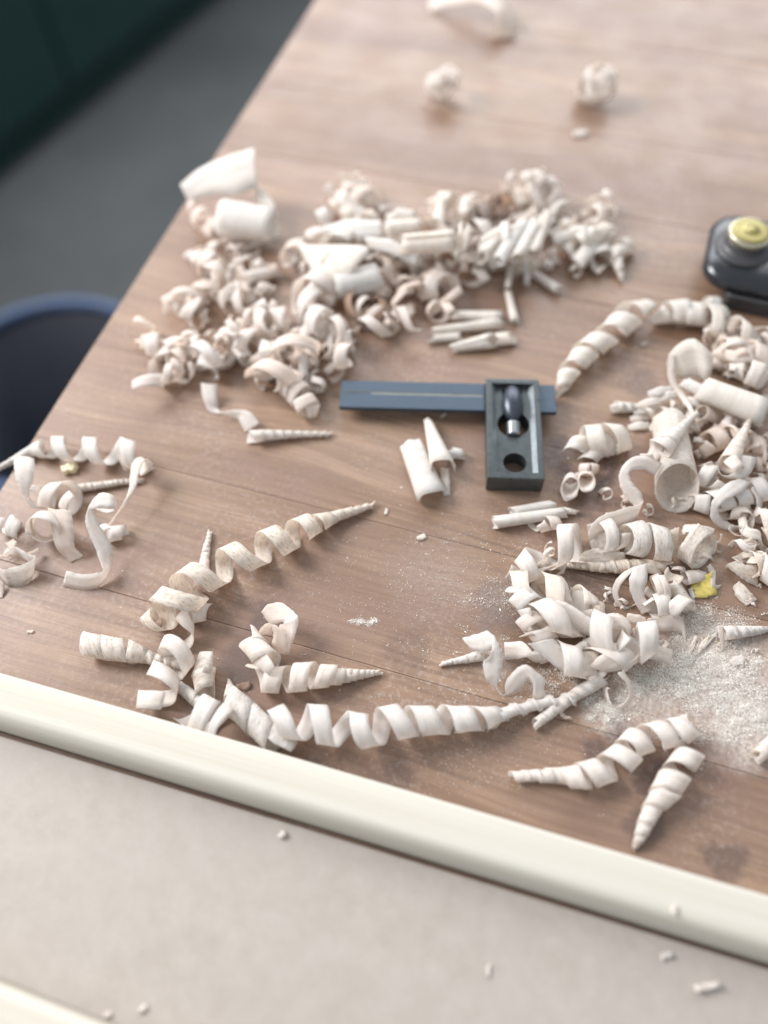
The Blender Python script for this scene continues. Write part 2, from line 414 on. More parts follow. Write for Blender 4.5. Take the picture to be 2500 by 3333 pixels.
def scroll(f, a, b, R0, R1, turns, label, name='rolled_shaving', mat='white', lift=0.0, th0=0.0, grow=.10, skew=0.0, group=None, rest=True, rag=1.6, lift2=None, cat='shaving', slant=0.0, slant2=0.0):
    """a strip rolled up on itself across its width: a tube with a spiral end"""
    lift2 = lift if lift2 is None else lift2
    A = at(f, a[0], a[1], R0 + lift); Bq = at(f, b[0], b[1], R1 + lift2)
    o = skin(name, scroll_grid(A, Bq, R0, R1, turns, th0, grow, skew, rag, 7, slant, slant2), mat, rest=rest and lift < .5, jag=.25, fray=.15)
    return tag(o, label, cat, group)
def scroll_grid(A, Bq, R0, R1, turns, th0=0.0, grow=.10, skew=0.0, rag=.6, m=7, slant=0.0, slant2=0.0):
    T = unit((Bq - A)[None])[0]
    up = np.array([0, 0, 1.0]) - T * T[2]
    if np.linalg.norm(up) < .3: up = np.array([0, 1.0, 0]) - T * T[1]
    up = up / np.linalg.norm(up); side = np.cross(T, up)
    n = int(22 * turns + 6); th = np.linspace(0, turns * 2 * math.pi, n); v = np.linspace(0, 1, m)
    Ln = np.linalg.norm(Bq - A); seed = rng.random() * 500
    sq_ = rng.uniform(.72, 1.0); sl0, sl1 = rng.uniform(-.5, .5) * rag * 2, rng.uniform(-.5, .5) * rag * 2
    G = np.zeros((n, m, 3))
    for i in range(n):
        e0 = rag * mnoise.noise(Vector((th[i] * 1.2, seed, 0))); e1 = rag * mnoise.noise(Vector((th[i] * 1.2, seed, 9)))
        for j in range(m):
            r = (R0 + (R1 - R0) * v[j]) * (1 - grow * turns / 2 + grow * th[i] / 2 / math.pi) * (1 + .05 * mnoise.noise(Vector((th[i], v[j] * 2, seed))))
            ax = A + T * (v[j] * Ln + skew * th[i] + (e0 + sl0 * math.sin(th[i])) * (1 - v[j]) + (e1 + sl1 * math.sin(th[i])) * v[j] + math.cos(th[i] + th0) * (slant * (1 - v[j]) + slant2 * v[j]))
            G[i, j] = ax + r * (up * math.cos(th[i] + th0) * sq_ + side * math.sin(th[i] + th0))
    return G
def chip(f, x, y, L, W, T_, ang, label, z=0.0, mat='chip', name='wood_chip', group=None, bend=.3):
    """small torn flake: bent, uneven outline"""
    c = at(f, x, y, z); n = 7; G = np.zeros((n, 4, 3)); sd = rng.random() * 99
    for i in range(n):
        u = i / (n - 1) - .5; wi = W * (1 - .7 * abs(u)) * (1 + .5 * mnoise.noise(Vector((u * 4, sd, 0))))
        for j in range(4):
            v = (j / 3 - .5) * wi + .25 * W * mnoise.noise(Vector((u * 3, sd, 5)))
            X = u * L; Z = bend * L * (u * u * 2) + .12 * W * (v / W) ** 2
            G[i, j] = c + np.array([X * math.cos(ang) - v * math.sin(ang), X * math.sin(ang) + v * math.cos(ang), Z + T_ / 2 + .05])
    return tag(skin(name, G, mat, t=T_, jag=.02, rest=False, fray=.15), label, 'wood chip', group)

# ------------------------------------------------------------------ the setting
E0, E1 = P(0, 1597), P(1025, 0)                              # the bench's left edge, near to far
ev = unit((E1 - E0)[None])[0]; gv = np.array([ev[1], -ev[0], 0])
BANG = math.atan2(gv[1], gv[0])
BM = Matrix.Translation(Vector(E0)) @ Matrix.Rotation(BANG, 4, 'Z')   # bench frame, mm: x along the grain, y away
BI = BM.inverted()
M['bench'] = wood_bench()

floor_ = bm_obj('floor', box_bm(-4000, 4000, -2500, 6000, -900, -860), 'floor'); tag(floor_, kind='structure')

bench = empty('workbench', Vector(E0) * MM, BANG)
tag(bench, 'brown stained wooden workbench top of glued boards under the shavings', 'workbench')
seam_y = (BI @ Vector(P(470, 1955))).y
ys = [seam_y]
br = random.Random(3)
while ys[0] > -420: ys.insert(0, ys[0] - br.uniform(62, 96))
while ys[-1] < 1200: ys.append(ys[-1] + br.uniform(58, 98))
for a, b in zip(ys[:-1], ys[1:]):
    g = .09
    bm = box_bm(br.uniform(-.15, .15), 1000, a + g / 2, b - g / 2, -38, 0, .35, 2)
    bm_obj('board', bm, 'bench', bench)
for (x0, x1, y0, y1) in ((60, 90, ys[0] + 60, ys[-1] - 60), (910, 940, ys[0] + 60, ys[-1] - 60)):
    bm_obj('apron', box_bm(x0, x1, y0, y1, -130, -38.2, 1), 'oak', bench)
for x0 in (92, 838):
    for y0 in (ys[0] + 60, ys[-1] - 130):
        bm_obj('leg', box_bm(x0, x0 + 70, y0, y0 + 70, -860, -38.2, 2), 'oak', bench)

def extrude_profile(name, prof, p0, p1, mat, sag=0.0, nseg=24):
    """prof: closed list of (across, up) mm, across positive towards the camera"""
    d = unit((p1 - p0)[None])[0]; ac = np.array([d[1], -d[0], 0]); L = np.linalg.norm(p1 - p0)
    loops = []
    for i in range(nseg + 1):
        u = i / nseg
        loops.append([(u * L, -a + sag * math.sin(u * 5), z) for a, z in prof])
    v, f = ring_stack(loops)
    o = mesh_obj(name, v, f, mat, origin=np.zeros(3)); o.location = Vector(p0) * MM; o.rotation_euler = (0, 0, math.atan2(d[1], d[0]))
    return o
MDF_T = 3.0
def rounded(w, h, r0, r1, z0=0.0, step=None):
    """profile from back-bottom up and over to front-bottom; r0 back radius, r1 front radius"""
    pr = [(0, z0)]
    pr += [(r0 - r0 * math.cos(t), h - r0 + r0 * math.sin(t)) for t in np.linspace(0, math.pi / 2, 5)]
    k = w * .66
    pr += [(k * .5, h + .06)]
    for t in np.linspace(0, 1, 9):                       # long soft round-over down to the front
        pr.append((k + (w - k) * math.sin(t * math.pi / 2) ** 1.15, z0 + 1.0 + (h - z0 - 1.0) * (1 - t ** 2.2)))
    pr += [(w - .1, z0)]
    return pr
BT = 13.0
b0, b1 = at('S', 0, 2190, BT), at('S', 2500, 2912, BT)
bd = unit((b1 - b0)[None])[0]; bn = np.array([bd[1], -bd[0], 0])
fr0, fr1 = P(0, 2372, MDF_T), P(2500, 3145, MDF_T)
bw = float(np.mean([np.dot((q - b0)[:2], bn[:2]) for q in (fr0, fr1)]))
print('batten width', bw)
pb0, pb1 = b0 - bd * 75, b1 + bd * 130; pb0[2] = pb1[2] = 0.06
bat = extrude_profile('wooden_batten', rounded(bw, BT, 1.2, 5.0), pb0, pb1, 'batten', sag=.25)
tag(bat, 'long pale pine batten with rounded edge crossing the bench in front of the shavings', 'batten')
# fibreboard panel in front of the batten
pm0 = b0 + bn * (bw + 1.6) - bd * 60; pm1 = b1 + bn * (bw + 1.6) + bd * 110
Lm = float(np.linalg.norm(pm1 - pm0))
mp = empty('fibreboard_panel'); bpy.data.objects.remove(mp)
mb = box_bm(0, Lm, -230, 0, .06, MDF_T, .25, 2)
mo = bm_obj('fibreboard_panel', mb, 'mdf'); mo.location = Vector((pm0[0], pm0[1], 0)) * MM; mo.rotation_euler = (0, 0, math.atan2(bd[1], bd[0]))
tag(mo, 'flat grey brown fibreboard panel lying in front of the batten', 'panel')
# second strip at the near left corner
c0, c1 = at('S', 0, 3208, MDF_T + 12), at('S', 300, 3328, MDF_T + 12)
cd_ = unit((c1 - c0)[None])[0]
q0, q1 = c0 - cd_ * 60, c1 + cd_ * 60; q0[2] = q1[2] = MDF_T + .06
b2 = extrude_profile('wooden_strip', rounded(26, 12, 2.5, 4), q0, q1, 'batten')
tag(b2, 'blurred pale wooden strip cut off by the bottom left corner', 'wood strip')

# things beside the bench, far below its top
bn0, bn1 = P(165, 965, -466.0), P(130, 1590, -466.0)
bin_c = (bn0 + bn1) / 2
bin_e = empty('waste_bin', Vector((bin_c[0], bin_c[1], -860)) * MM)
tag(bin_e, 'round dark navy plastic bin standing on the floor beside the bench', 'bin')
RB = float(np.linalg.norm(bn0 - bn1)) / 2; print('bin radius', RB)
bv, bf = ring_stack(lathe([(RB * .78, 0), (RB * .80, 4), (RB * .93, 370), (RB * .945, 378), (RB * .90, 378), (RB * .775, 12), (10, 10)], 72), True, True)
mesh_obj('bucket', bv, bf, 'bin_shade', bin_e, origin=np.zeros(3))
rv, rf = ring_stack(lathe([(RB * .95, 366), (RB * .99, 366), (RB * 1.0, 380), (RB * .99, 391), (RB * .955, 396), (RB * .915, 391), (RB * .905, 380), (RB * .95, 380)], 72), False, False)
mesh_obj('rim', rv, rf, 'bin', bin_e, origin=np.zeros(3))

ga, gb = P(0, 620, -860), P(700, 40, -860)
gd = unit((gb - ga)[None])[0]
cab = empty('cabinet', Vector(ga) * MM, math.atan2(gd[1], gd[0])); tag(cab, 'dark green cabinet standing on the floor in the top left corner', 'cabinet')
bm_obj('plinth', box_bm(-900, 1500, 40, 480, .1, 80, 2), 'green', cab)
bm_obj('carcass', box_bm(-900, 1500, 20, 500, 80.2, 640, 3), 'green', cab)
for x0 in (-895, -295, 305, 905):
    d_ = bm_obj('door', box_bm(x0, x0 + 590, 0, 19.5, 90, 630, 3), 'green', cab)
    bm_obj('handle', box_bm(x0 + 540, x0 + 555, -22, -.3, 480, 580, 3), 'sole', d_)

# ------------------------------------------------------------------ the square
ZT = 10.5                                                     # top of the stock above the bench
s_tl, s_tr, s_bl, s_br = at('M', 1084, 150, ZT), at('M', 1408, 150, ZT), at('M', 1082, 745, ZT), at('M', 1424, 745, ZT)
sx = unit((at('M', 1420, 745, ZT) - at('M', 1084, 745, ZT))[None])[0]; sx[2] = 0
SANG = math.atan2(sx[1], sx[0]) - math.radians(2.0)
SW = float(np.linalg.norm(s_br - s_bl)); SL = float(np.linalg.norm(s_bl - s_tl))
print('square stock', SW, SL)
SW, SL = 24.0, SL
sq = empty('try_square', Vector((s_bl[0], s_bl[1], 0)) * MM, SANG)
tag(sq, 'small grey steel double square with sliding blade lying amid the shavings', 'square')
def boolean(target, cutters):
    for c in cutters:
        md = target.modifiers.new('cut', 'BOOLEAN'); md.operation = 'DIFFERENCE'; md.object = c; md.solver = 'EXACT'
    dg = bpy.context.evaluated_depsgraph_get()
    me = bpy.data.meshes.new_from_object(target.evaluated_get(dg))
    target.modifiers.clear(); target.data = me
    for c in cutters: bpy.data.objects.remove(c)
def cyl_bm(cx, cy, r, z0, z1, n=40, ry=None):
    bm = bmesh.new(); ry = ry or r
    lo = [bm.verts.new(Vector((cx + r * math.cos(2 * math.pi * i / n), cy + ry * math.sin(2 * math.pi * i / n), z0)) * MM) for i in range(n)]
    hi = [bm.verts.new(Vector((v.co.x / MM, v.co.y / MM, z1)) * MM) for v in lo]
    bm.faces.new(lo[::-1]); bm.faces.new(hi)
    for i in range(n): bm.faces.new((lo[i], lo[(i + 1) % n], hi[(i + 1) % n], hi[i]))
    return bm
# local frame: x along the width, y away along the stock
stock = bm_obj('stock', box_bm(0, SW, 0, SL, .3, ZT, .5, 2), 'stock', sq)
rim = 2.6
bpy.context.view_layer.update()
cut = [bm_obj('cut', box_bm(rim, SW - rim, rim + .4, SL - rim, ZT - 2.6, ZT + 5), 'stock', sq),
       bm_obj('cut', cyl_bm(SW / 2, 9.6, 5.0, -5, ZT + 5), 'stock', sq),
       bm_obj('cut', cyl_bm(SW / 2, SL * .56, 7.0, -5, ZT + 5), 'stock', sq),
       bm_obj('cut', box_bm(SW / 2 - 4.5, SW / 2 + 4.5, SL * .6, SL - 4, ZT - 7, ZT + 5), 'stock', sq)]
bpy.context.view_layer.update()
boolean(stock, cut)
# inner bevels, a lighter grey than the rest of the stock
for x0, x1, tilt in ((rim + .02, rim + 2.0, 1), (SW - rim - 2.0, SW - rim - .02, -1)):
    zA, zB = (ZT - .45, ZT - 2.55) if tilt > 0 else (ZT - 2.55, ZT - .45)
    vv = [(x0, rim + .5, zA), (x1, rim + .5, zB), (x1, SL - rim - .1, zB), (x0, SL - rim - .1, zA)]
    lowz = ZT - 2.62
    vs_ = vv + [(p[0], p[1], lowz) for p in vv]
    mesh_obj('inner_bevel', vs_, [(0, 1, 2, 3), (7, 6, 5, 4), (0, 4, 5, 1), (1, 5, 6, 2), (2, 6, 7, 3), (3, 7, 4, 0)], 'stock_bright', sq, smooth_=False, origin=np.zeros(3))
# locking nut: a long capsule with a threaded neck below
yc = SL * .76
cap = []
for k in range(15):
    u = k / 14; ang = math.pi * u
    cap.append((math.sin(ang) ** .5 * 5.0 if 0 < u < 1 else .05, u))
loops = [[(SW / 2 + r * math.cos(t), SL * .57 + u * (SL * .385), ZT - 1.6 + r * .8 * math.sin(t)) for t in np.linspace(0, 2 * math.pi, 24, endpoint=False)] for r, u in cap]
v_, f_ = ring_stack(loops); nut = mesh_obj('locking_nut', v_, f_, 'nut', sq, origin=np.zeros(3))
nl = []
for k in range(17):
    r = 3.1 if k % 2 else 2.6
    nl.append([(SW / 2 + r * math.cos(t), SL * .445 + k * .42, ZT - 2.6 + r * .9 * math.sin(t)) for t in np.linspace(0, 2 * math.pi, 20, endpoint=False)])
v_, f_ = ring_stack(nl); mesh_obj('threaded_neck', v_, f_, 'steel', nut, origin=np.zeros(3))
# blade through the far end of the stock
bl0 = (BMs := Matrix.Translation(Vector((s_bl[0], s_bl[1], 0))) @ Matrix.Rotation(SANG, 4, 'Z')).inverted() @ Vector(at('M', 205, 180, 7.6))
br0 = BMs.inverted() @ Vector(at('M', 1500, 235, 7.6))
by = (bl0.y + br0.y) / 2
print('blade local', bl0, br0)
BW = 15.5
blade = bm_obj('blade', box_bm(bl0.x, 0 - .15, SL - .6 - BW, SL - .6, 5.2, 7.6, .2, 1), 'blade', sq)
bm_obj('blade_end', box_bm(SW + .15, SW + 7.5, SL - .6 - BW, SL - .6, 5.2, 7.6, .2, 1), 'blade', sq)
gl = bm_obj('centre_groove', box_bm(bl0.x + 14, -1.2, SL - .6 - BW * .50, SL - .6 - BW * .46, 7.62, 7.66), 'line', blade)
bm_obj('groove_wall', box_bm(bl0.x + 1, -.4, SL - .6 - BW * .46, SL - .6 - BW * .40, 7.62, 7.7), 'stock', blade)

# ------------------------------------------------------------------ the plane at the right edge
pl0, pl1 = P(2335, 1000), P(2500, 1036)
pu = unit((pl1 - pl0)[None])[0]; PANG = math.atan2(pu[1], pu[0])
plane = empty('hand_plane', Vector(pl0) * MM, PANG)
tag(plane, 'black hand plane with brass knob cut off by the right edge', 'hand plane')
def rr(x0, x1, y0, y1, r, z, n=8):
    out = []
    for cx, cy, a in ((x1 - r, y1 - r, 0), (x0 + r, y1 - r, 90), (x0 + r, y0 + r, 180), (x1 - r, y0 + r, 270)):
        for i in range(n + 1):
            t = math.radians(a + 90 * i / n); out.append((cx + r * math.cos(t), cy + r * math.sin(t), z))
    return out
v_, f_ = ring_stack([rr(2, 150, 0, 46, 3, .1), rr(1, 151, -.5, 46.5, 3.5, 1), rr(1, 151, -.5, 46.5, 3.5, 8.5), rr(1.6, 150.4, .2, 45.8, 3, 9)])
mesh_obj('sole', v_, f_, 'sole', plane, smooth_=False, origin=np.zeros(3))
v_, f_ = ring_stack([rr(-10, 146, 3, 50, 13, 8.0), rr(-12.5, 147, 1.5, 52, 14, 9.5), rr(-13, 147, 1.0, 52.5, 14, 12.5), rr(-12, 146, 2.5, 51, 13.5, 15), rr(-9, 144, 5.5, 48, 12, 16.6), rr(-4, 140, 10, 43, 9, 17.4)])
mesh_obj('body', v_, f_, 'black', plane, origin=np.zeros(3))
PI_ = (Matrix.Translation(Vector(pl0)) @ Matrix.Rotation(PANG, 4, 'Z')).inverted()
kq = PI_ @ Vector(P(2447, 750, 27.5)); kc = (kq.x, kq.y)
print('plane: knob', kc)
v_, f_ = ring_stack(lathe([(13.5, 16.5), (14, 17.6), (12.6, 18.6), (10.2, 19.2), (9.4, 21), (9.8, 23.4)], 40, kc)); mesh_obj('knob_collar', v_, f_, 'sole', plane, origin=np.zeros(3))
v_, f_ = ring_stack(lathe([(9.2, 23.5), (10.1, 23.8), (10.5, 25), (10.4, 26.4), (9.7, 27.1), (9.0, 26.9)], 40, kc)); kn = mesh_obj('knob_rim', v_, f_, 'brassrim', plane, origin=np.zeros(3))
v_, f_ = ring_stack(lathe([(8.9, 26.95), (8.9, 27.3), (8.6, 27.6), (7.0, 27.8), (5.0, 27.85), (2.4, 27.9), (2.2, 28.3), (1.8, 28.5)], 40, kc)); mesh_obj('knob_cap', v_, f_, 'brass', kn, origin=np.zeros(3))
loops = [rr(60 + k, 128, 16, 47, 5, 17.9 + k * .9) for k in (0, 3, 8, 14, 20)]
v_, f_ = ring_stack(loops); mesh_obj('lever_cap', v_, f_, 'steel', plane, origin=np.zeros(3))

# ------------------------------------------------------------------ the shavings one by one
# --- left cluster at the bench edge
G1 = 'shavings at the left edge of the bench'
coil('L', [(-30, 495, .8, 0, 5), (150, 400, 1.6, 4, 6), (300, 325, 2.6, 6.5, 7), (400, 300, 4.6, 7.3, 8), (720, 310, 5.6, 8.5, 8), (1080, 330, 6.4, 9.6, 9), (1330, 400, 5.4, 10.5, 8)],
     'thin pale spiral shaving with pointed left tip poking over the bench edge', mat='white', group=G1, lift=.2)
ribbon('L', [(597, 1405, 7, 573, 1550, .2), (750, 1437, 7, 740, 1577, .2), (880, 1425, 7.4, 875, 1556, .2), (930, 1405, 8, 960, 1470, 1.5), (912, 1350, 8.5, 1005, 1340, 4), (860, 1210, 10, 1012, 1210, 8),
             (805, 1080, 13, 955, 1085, 12), (768, 970, 16, 880, 965, 16), (775, 890, 18.5, 838, 860, 19), (812, 800, 20.5, 850, 850, 20), (900, 705, 21, 905, 835, 20.5), (1010, 720, 20, 1005, 840, 19.5), (1045, 790, 17, 1035, 868, 15), (1020, 850, 14, 950, 882, 13.5), (930, 845, 13, 862, 850, 13)],
       'long wavy white ribbon shaving standing on edge, its top curled into a loop', group=G1)
ribbon('L', [(1060, 330, 9, 1090, 320, 9), (1080, 420, 6, 1110, 440, 6), (1120, 500, 1, 1140, 490, 1)], 'narrow pale strip hanging from the spiral by the bench edge', group=G1, mat='pink')
ribbon('L', [(1270, 548, 7, 1250, 500, 6), (1330, 520, 8, 1290, 440, 8.5), (1375, 450, 10, 1270, 380, 11.5), (1310, 400, 13, 1195, 430, 12), (1255, 520, 12, 1168, 560, 11), (1228, 640, 10.5, 1152, 700, 10), (1150, 780, 8.5, 1075, 850, 8.5), (1060, 890, 6.5, 995, 960, 6), (1025, 965, 4.5, 965, 1010, 4)],
       'slim white ribbon shaving slanting down from a folded top beside the spiral', group=G1)
coil('L', [(935, 1050, 3.2, -.1, 4), (990, 1078, 3.2, .35, 6), (1060, 1065, 3.1, 1.0, 6.5), (1090, 1060, 3.0, 1.5, 6)], 'small white ring shaving right of the tangled loops', 'curl_shaving', group=G1, flip=-1)
ribbon('L', [(130, 365, 13, 312, 395, 13.5), (126, 450, 14.5, 306, 500, 13.5), (140, 560, 14, 296, 585, 12), (175, 660, 12, 268, 680, 10), (225, 760, 9, 275, 760, 7), (290, 830, 6, 360, 800, 4), (390, 850, 3, 430, 810, 2)],
       'broad pale band shaving dropping over the left bench edge', group=G1)
coil('L', [(330, 720, 4.0, 0, 8), (450, 730, 5.0, .7, 9), (570, 720, 5.6, 1.3, 9), (680, 770, 6.4, 2.0, 7)], 'translucent looped shaving behind the big ring at the left', 'curl_shaving', mat='pink', lift=1.5, group=G1, flip=-1)
coil('L', [(430, 985, 5.6, -.4, 8, 0), (415, 1000, 6.2, .2, 8.5, 1), (385, 1025, 6.6, .8, 8, 4), (360, 1040, 6.2, 1.35, 7.5, 5.5)], 'large ring shaving facing the camera in the left tangle', 'curl_shaving', group=G1)
ribbon('L', [(430, 842, 13, 640, 862, 13.5), (445, 930, 12, 655, 960, 12), (470, 1060, 9, 668, 1080, 9), (500, 1180, 6, 668, 1180, 6), (560, 1260, 2.5, 700, 1220, 3), (640, 1330, .3, 750, 1272, .3)], 'translucent flat strip draped over the large ring at the left', mat='pink', group=G1)
coil('L', [(20, 960, 4.2, 0, 8), (90, 1000, 4.0, .6, 8), (160, 1040, 3.4, 1.3, 6)], 'curl shaving at the left frame edge above the cup shaped one', 'curl_shaving', mat='white', lift=1.0, group=G1)
ribbon('L', [(-90, 1260, 7, -60, 1400, .2), (10, 1385, 8, 62, 1535, .2), (90, 1380, 8, 120, 1548, .2), (200, 1350, 8.2, 200, 1538, .2), (295, 1308, 8.5, 285, 1480, .3), (318, 1272, 9, 300, 1390, 2), (250, 1250, 9.2, 255, 1340, 3), (130, 1190, 9, 160, 1290, 3), (60, 1230, 8.6, 90, 1310, 2.6)],
       'cup shaped cream band shaving cut by the left frame edge', mat='fleck', group=G1)
ribbon('L', [(350, 1195, 4, 340, 1225, 2), (250, 1240, 5.5, 240, 1262, 4), (130, 1255, 6.5, 120, 1275, 5), (0, 1262, 7, 0, 1290, 5)], 'thin twisted strip joining the ring to the cup at left', mat='pink', group=G1)
ribbon('L', [(-40, 1500, 3, 40, 1520, 2), (-30, 1560, 1.5, 38, 1590, 1), (-15, 1640, .3, 25, 1645, .3)], 'short flat shaving end under the cup shaped one', group=G1)
ribbon('L', [(120, 1120, 5, 40, 1160, 5), (150, 1150, 5, 90, 1210, 4.5), (135, 1190, 4, 60, 1240, 4), (60, 1200, 3.5, 20, 1270, 3.5)], 'torn scrap of shaving between ring and cup', mat='pink', group=G1)
coil('L', [(690, 668, 1.7, 0, 5), (900, 640, 1.5, 4, 5), (1080, 612, 1.2, 8, 5), (1270, 598, .8, 12, 4)], 'straight thin rolled shaving lying behind the left loops', 'rolled_shaving', mat='pale', group=G1)
b_ = chip('L', 640, 500, 6.5, 4.5, 2.4, .5, 'small yellowish wood chip under the spiral at the left', bend=.15)

# --- middle left group
G2 = 'shavings in the middle of the bench'
coil('C', [(430, 650, 3.8, -1.45, 7), (465, 630, 4.6, -.95, 8), (500, 600, 7.6, -.5, 9), (560, 555, 8.6, 0, 9.6), (630, 480, 8.4, .5, 9.6), (700, 418, 7.8, 1.0, 9.6), (880, 325, 7.3, 2.0, 9.6), (1050, 258, 6.7, 3.0, 9.4), (1190, 190, 5.8, 4.0, 9), (1270, 156, 4.0, 4.7, 8.5), (1330, 134, 2.4, 5.5, 8), (1400, 112, 1.9, 7, 7), (1527, 72, .7, 10, 5)],
     'long flecked spiral shaving with pointed tip, widest loops at its lower left', mat='fleck', group=G2)
coil('C', [(728, 203, .7, 0, 4), (712, 280, 1.3, 4, 5), (700, 350, 1.9, 6.5, 6), (692, 420, 2.8, 7.6, 6), (692, 470, 3.6, 8.3, 6)], 'slim upright roll sticking out behind the flecked spiral', 'rolled_shaving', mat='pale', group=G2, lift=.3)
coil('C', [(705, 590, 3.6, .2, 7), (650, 590, 4.4, -.5, 7), (590, 670, 4.6, -1.1, 6.5), (570, 790, 7.2, -2.0, 8.5), (520, 880, 5.6, -2.8, 8.5), (480, 970, 7.2, -3.5, 9), (470, 1030, 7.0, -4.1, 9)], 'loose cream spiral ribbon winding down to the batten at left', mat='pale', group=G2)
coil('C', [(125, 752, 4.4, -.35, 10), (240, 772, 4.3, .7, 10), (350, 790, 4.0, 1.6, 9), (400, 806, 2.8, 2.6, 8), (470, 826, 2.2, 4, 7), (620, 862, 1.3, 8, 6)], 'flecked rolled shaving like a cigar stub with two thick windings at its left end', 'rolled_shaving', mat='fleck', group=G2)
coil('C', [(720, 840, 4.2, -.1, 9), (695, 905, 3.9, .7, 9), (705, 985, 3.4, 1.7, 9)], 'short two band roll between the loose ribbon and the ring', 'rolled_shaving', mat='fleck', group=G2)
coil('C', [(585, 960, 1.8, 0, 7), (690, 1045, 2.6, 4, 8)], 'narrow roll half hidden behind the ring by the batten', 'rolled_shaving', mat='pale', group=G2)
coil('C', [(640, 1060, 6.6, -.75, 8), (670, 1080, 6.8, -.3, 9.5), (720, 1105, 6.8, .3, 9.5), (775, 1140, 6.8, .9, 6, 1), (800, 1155, 6.6, 1.3, 3, 1.5)], 'wide ring shaving touching the batten, its opening to the right', 'curl_shaving', mat='pale', group=G2)
coil('C', [(865, 1045, 4.7, -.2, 12), (965, 1140, 4.8, .9, 12), (1075, 1255, 4.8, 2.0, 12)], 'thick two band roll leaning toward the batten', 'rolled_shaving', mat='fleck', group=G2)
coil('C', [(822, 928, .4, 0, 3), (828, 965, 1.6, 3, 4), (835, 1010, 3.0, 5, 5)], 'small pointed cone of shaving behind the thick roll', 'rolled_shaving', mat='fleck', group=G2, lift=.5)
coil('C', [(1557, 890, .7, 0, 4.5), (1460, 900, 1.7, -4, 5.5), (1355, 908, 2.9, -7, 7), (1300, 905, 4.2, -7.9, 8.5), (1200, 912, 5.2, -8.9, 9.5), (1060, 925, 5.2, -10, 9.5), (940, 918, 4.8, -10.9, 8.5)], 'shaving with a stepped unicorn horn tip pointing right', mat='pale', group=G2, step=True)
coil('C', [(1045, 850, 4.4, 0, 10, 5), (975, 790, 4.6, -1.0, 10.5, 4), (925, 735, 4.6, -1.9, 10, 2)], 'stout two band roll lying on the horn tipped shaving', 'rolled_shaving', mat='pale', group=G2)
ribbon('C', [(955, 705, 6, 1035, 700, 6), (985, 665, 10, 1045, 655, 10), (1020, 648, 12.5, 1068, 668, 12.5), (1040, 690, 11, 1105, 700, 11.5), (1035, 750, 6, 1115, 770, 6), (1050, 790, 2, 1120, 805, 2)], 'arched cream strip rising over the stout roll', group=G2, name='ribbon_shaving', mat='pink')
ribbon('C', [(983, 592, 6, 1015, 553, 8), (1028, 650, 6, 1075, 545, 9), (1085, 640, 8, 1130, 580, 11), (1090, 650, 9, 1160, 615, 12), (1070, 660, 8, 1160, 650, 11), (1090, 720, 6, 1140, 730, 8), (1105, 800, 2, 1118, 805, 2)], 'folded strip with a sharp bend above the stout roll', group=G2, mat='pale')
chip('C', 895, 955, 5, 3, .5, .3, 'small brownish flake left of the horn tipped shaving', mat='brown')
coil('Q', [(80, 325, 6.0, -.12, 9), (150, 328, 6.3, .05, 9.2), (320, 335, 6.7, 1.0, 9.2), (500, 372, 6.0, 2.0, 9.2), (700, 325, 6.2, 2.95, 9.2), (860, 312, 5.1, 4.0, 11.5), (1030, 308, 4.7, 5.0, 12), (1150, 302, 4.2, 5.8, 12), (1215, 288, 2.3, 6.4, 10), (1310, 262, 1.7, 7.4, 9), (1450, 228, 1.35, 9, 9), (1620, 205, .8, 11, 8)],
     'long white spiral shaving nearest the batten, tapering to a stick at its right', mat='pale', group=G2)
ribbon('Q', [(1150, 318, 2.5, 1155, 352, .2), (1200, 312, 2.5, 1205, 350, .2), (1232, 308, 2.3, 1228, 325, 1)], 'loose flap beside the tapering end of the long spiral', mat='pale', group=G2)

# --- two spirals at the lower right
G3 = 'spirals at the lower right of the bench'
coil('B', [(148, 512, 1.7, -4.5, 7), (290, 507, 2.1, -2.4, 7), (420, 506, 2.6, -.7, 8), (520, 512, 4.3, .3, 9), (670, 478, 4.7, 1.3, 8.5), (790, 400, 5.0, 2.1, 8.5), (870, 300, 5.0, 3.0, 8.5), (1000, 262, 5.0, 4.0, 8.5), (1120, 245, 4.8, 5.0, 8.5), (1150, 215, 4.8, 5.5, 8)],
     'curved white spiral shaving with thin roll end pointing left', mat='pale', group=G3)
coil('B', [(852, 940, .5, -6, 3), (880, 892, 1.5, -4.6, 6), (915, 810, 2.3, -3, 8), (965, 700, 2.8, -1.5, 9), (1040, 610, 4.5, -.6, 9), (1110, 490, 4.9, .5, 9), (1180, 385, 4.7, 1.4, 9), (1205, 340, 4.4, 1.8, 8)],
     'short steep spiral shaving ending in a pencil like tip near the batten', mat='pale', group=G3)
ribbon('B', [(1075, 180, 5, 1090, 215, 4), (1120, 155, 8, 1150, 205, 7), (1168, 132, 10, 1188, 200, 9)], 'upright flap at the far end of the curved white spiral', group=G3)
coil('B', [(1600, 385, 2.2, 0, 6), (1640, 350, 2.4, 1.2, 6), (1690, 310, 2.6, 2.4, 6)], 'bit of white roll at the right frame edge below the sawdust', 'rolled_shaving', group=G3)

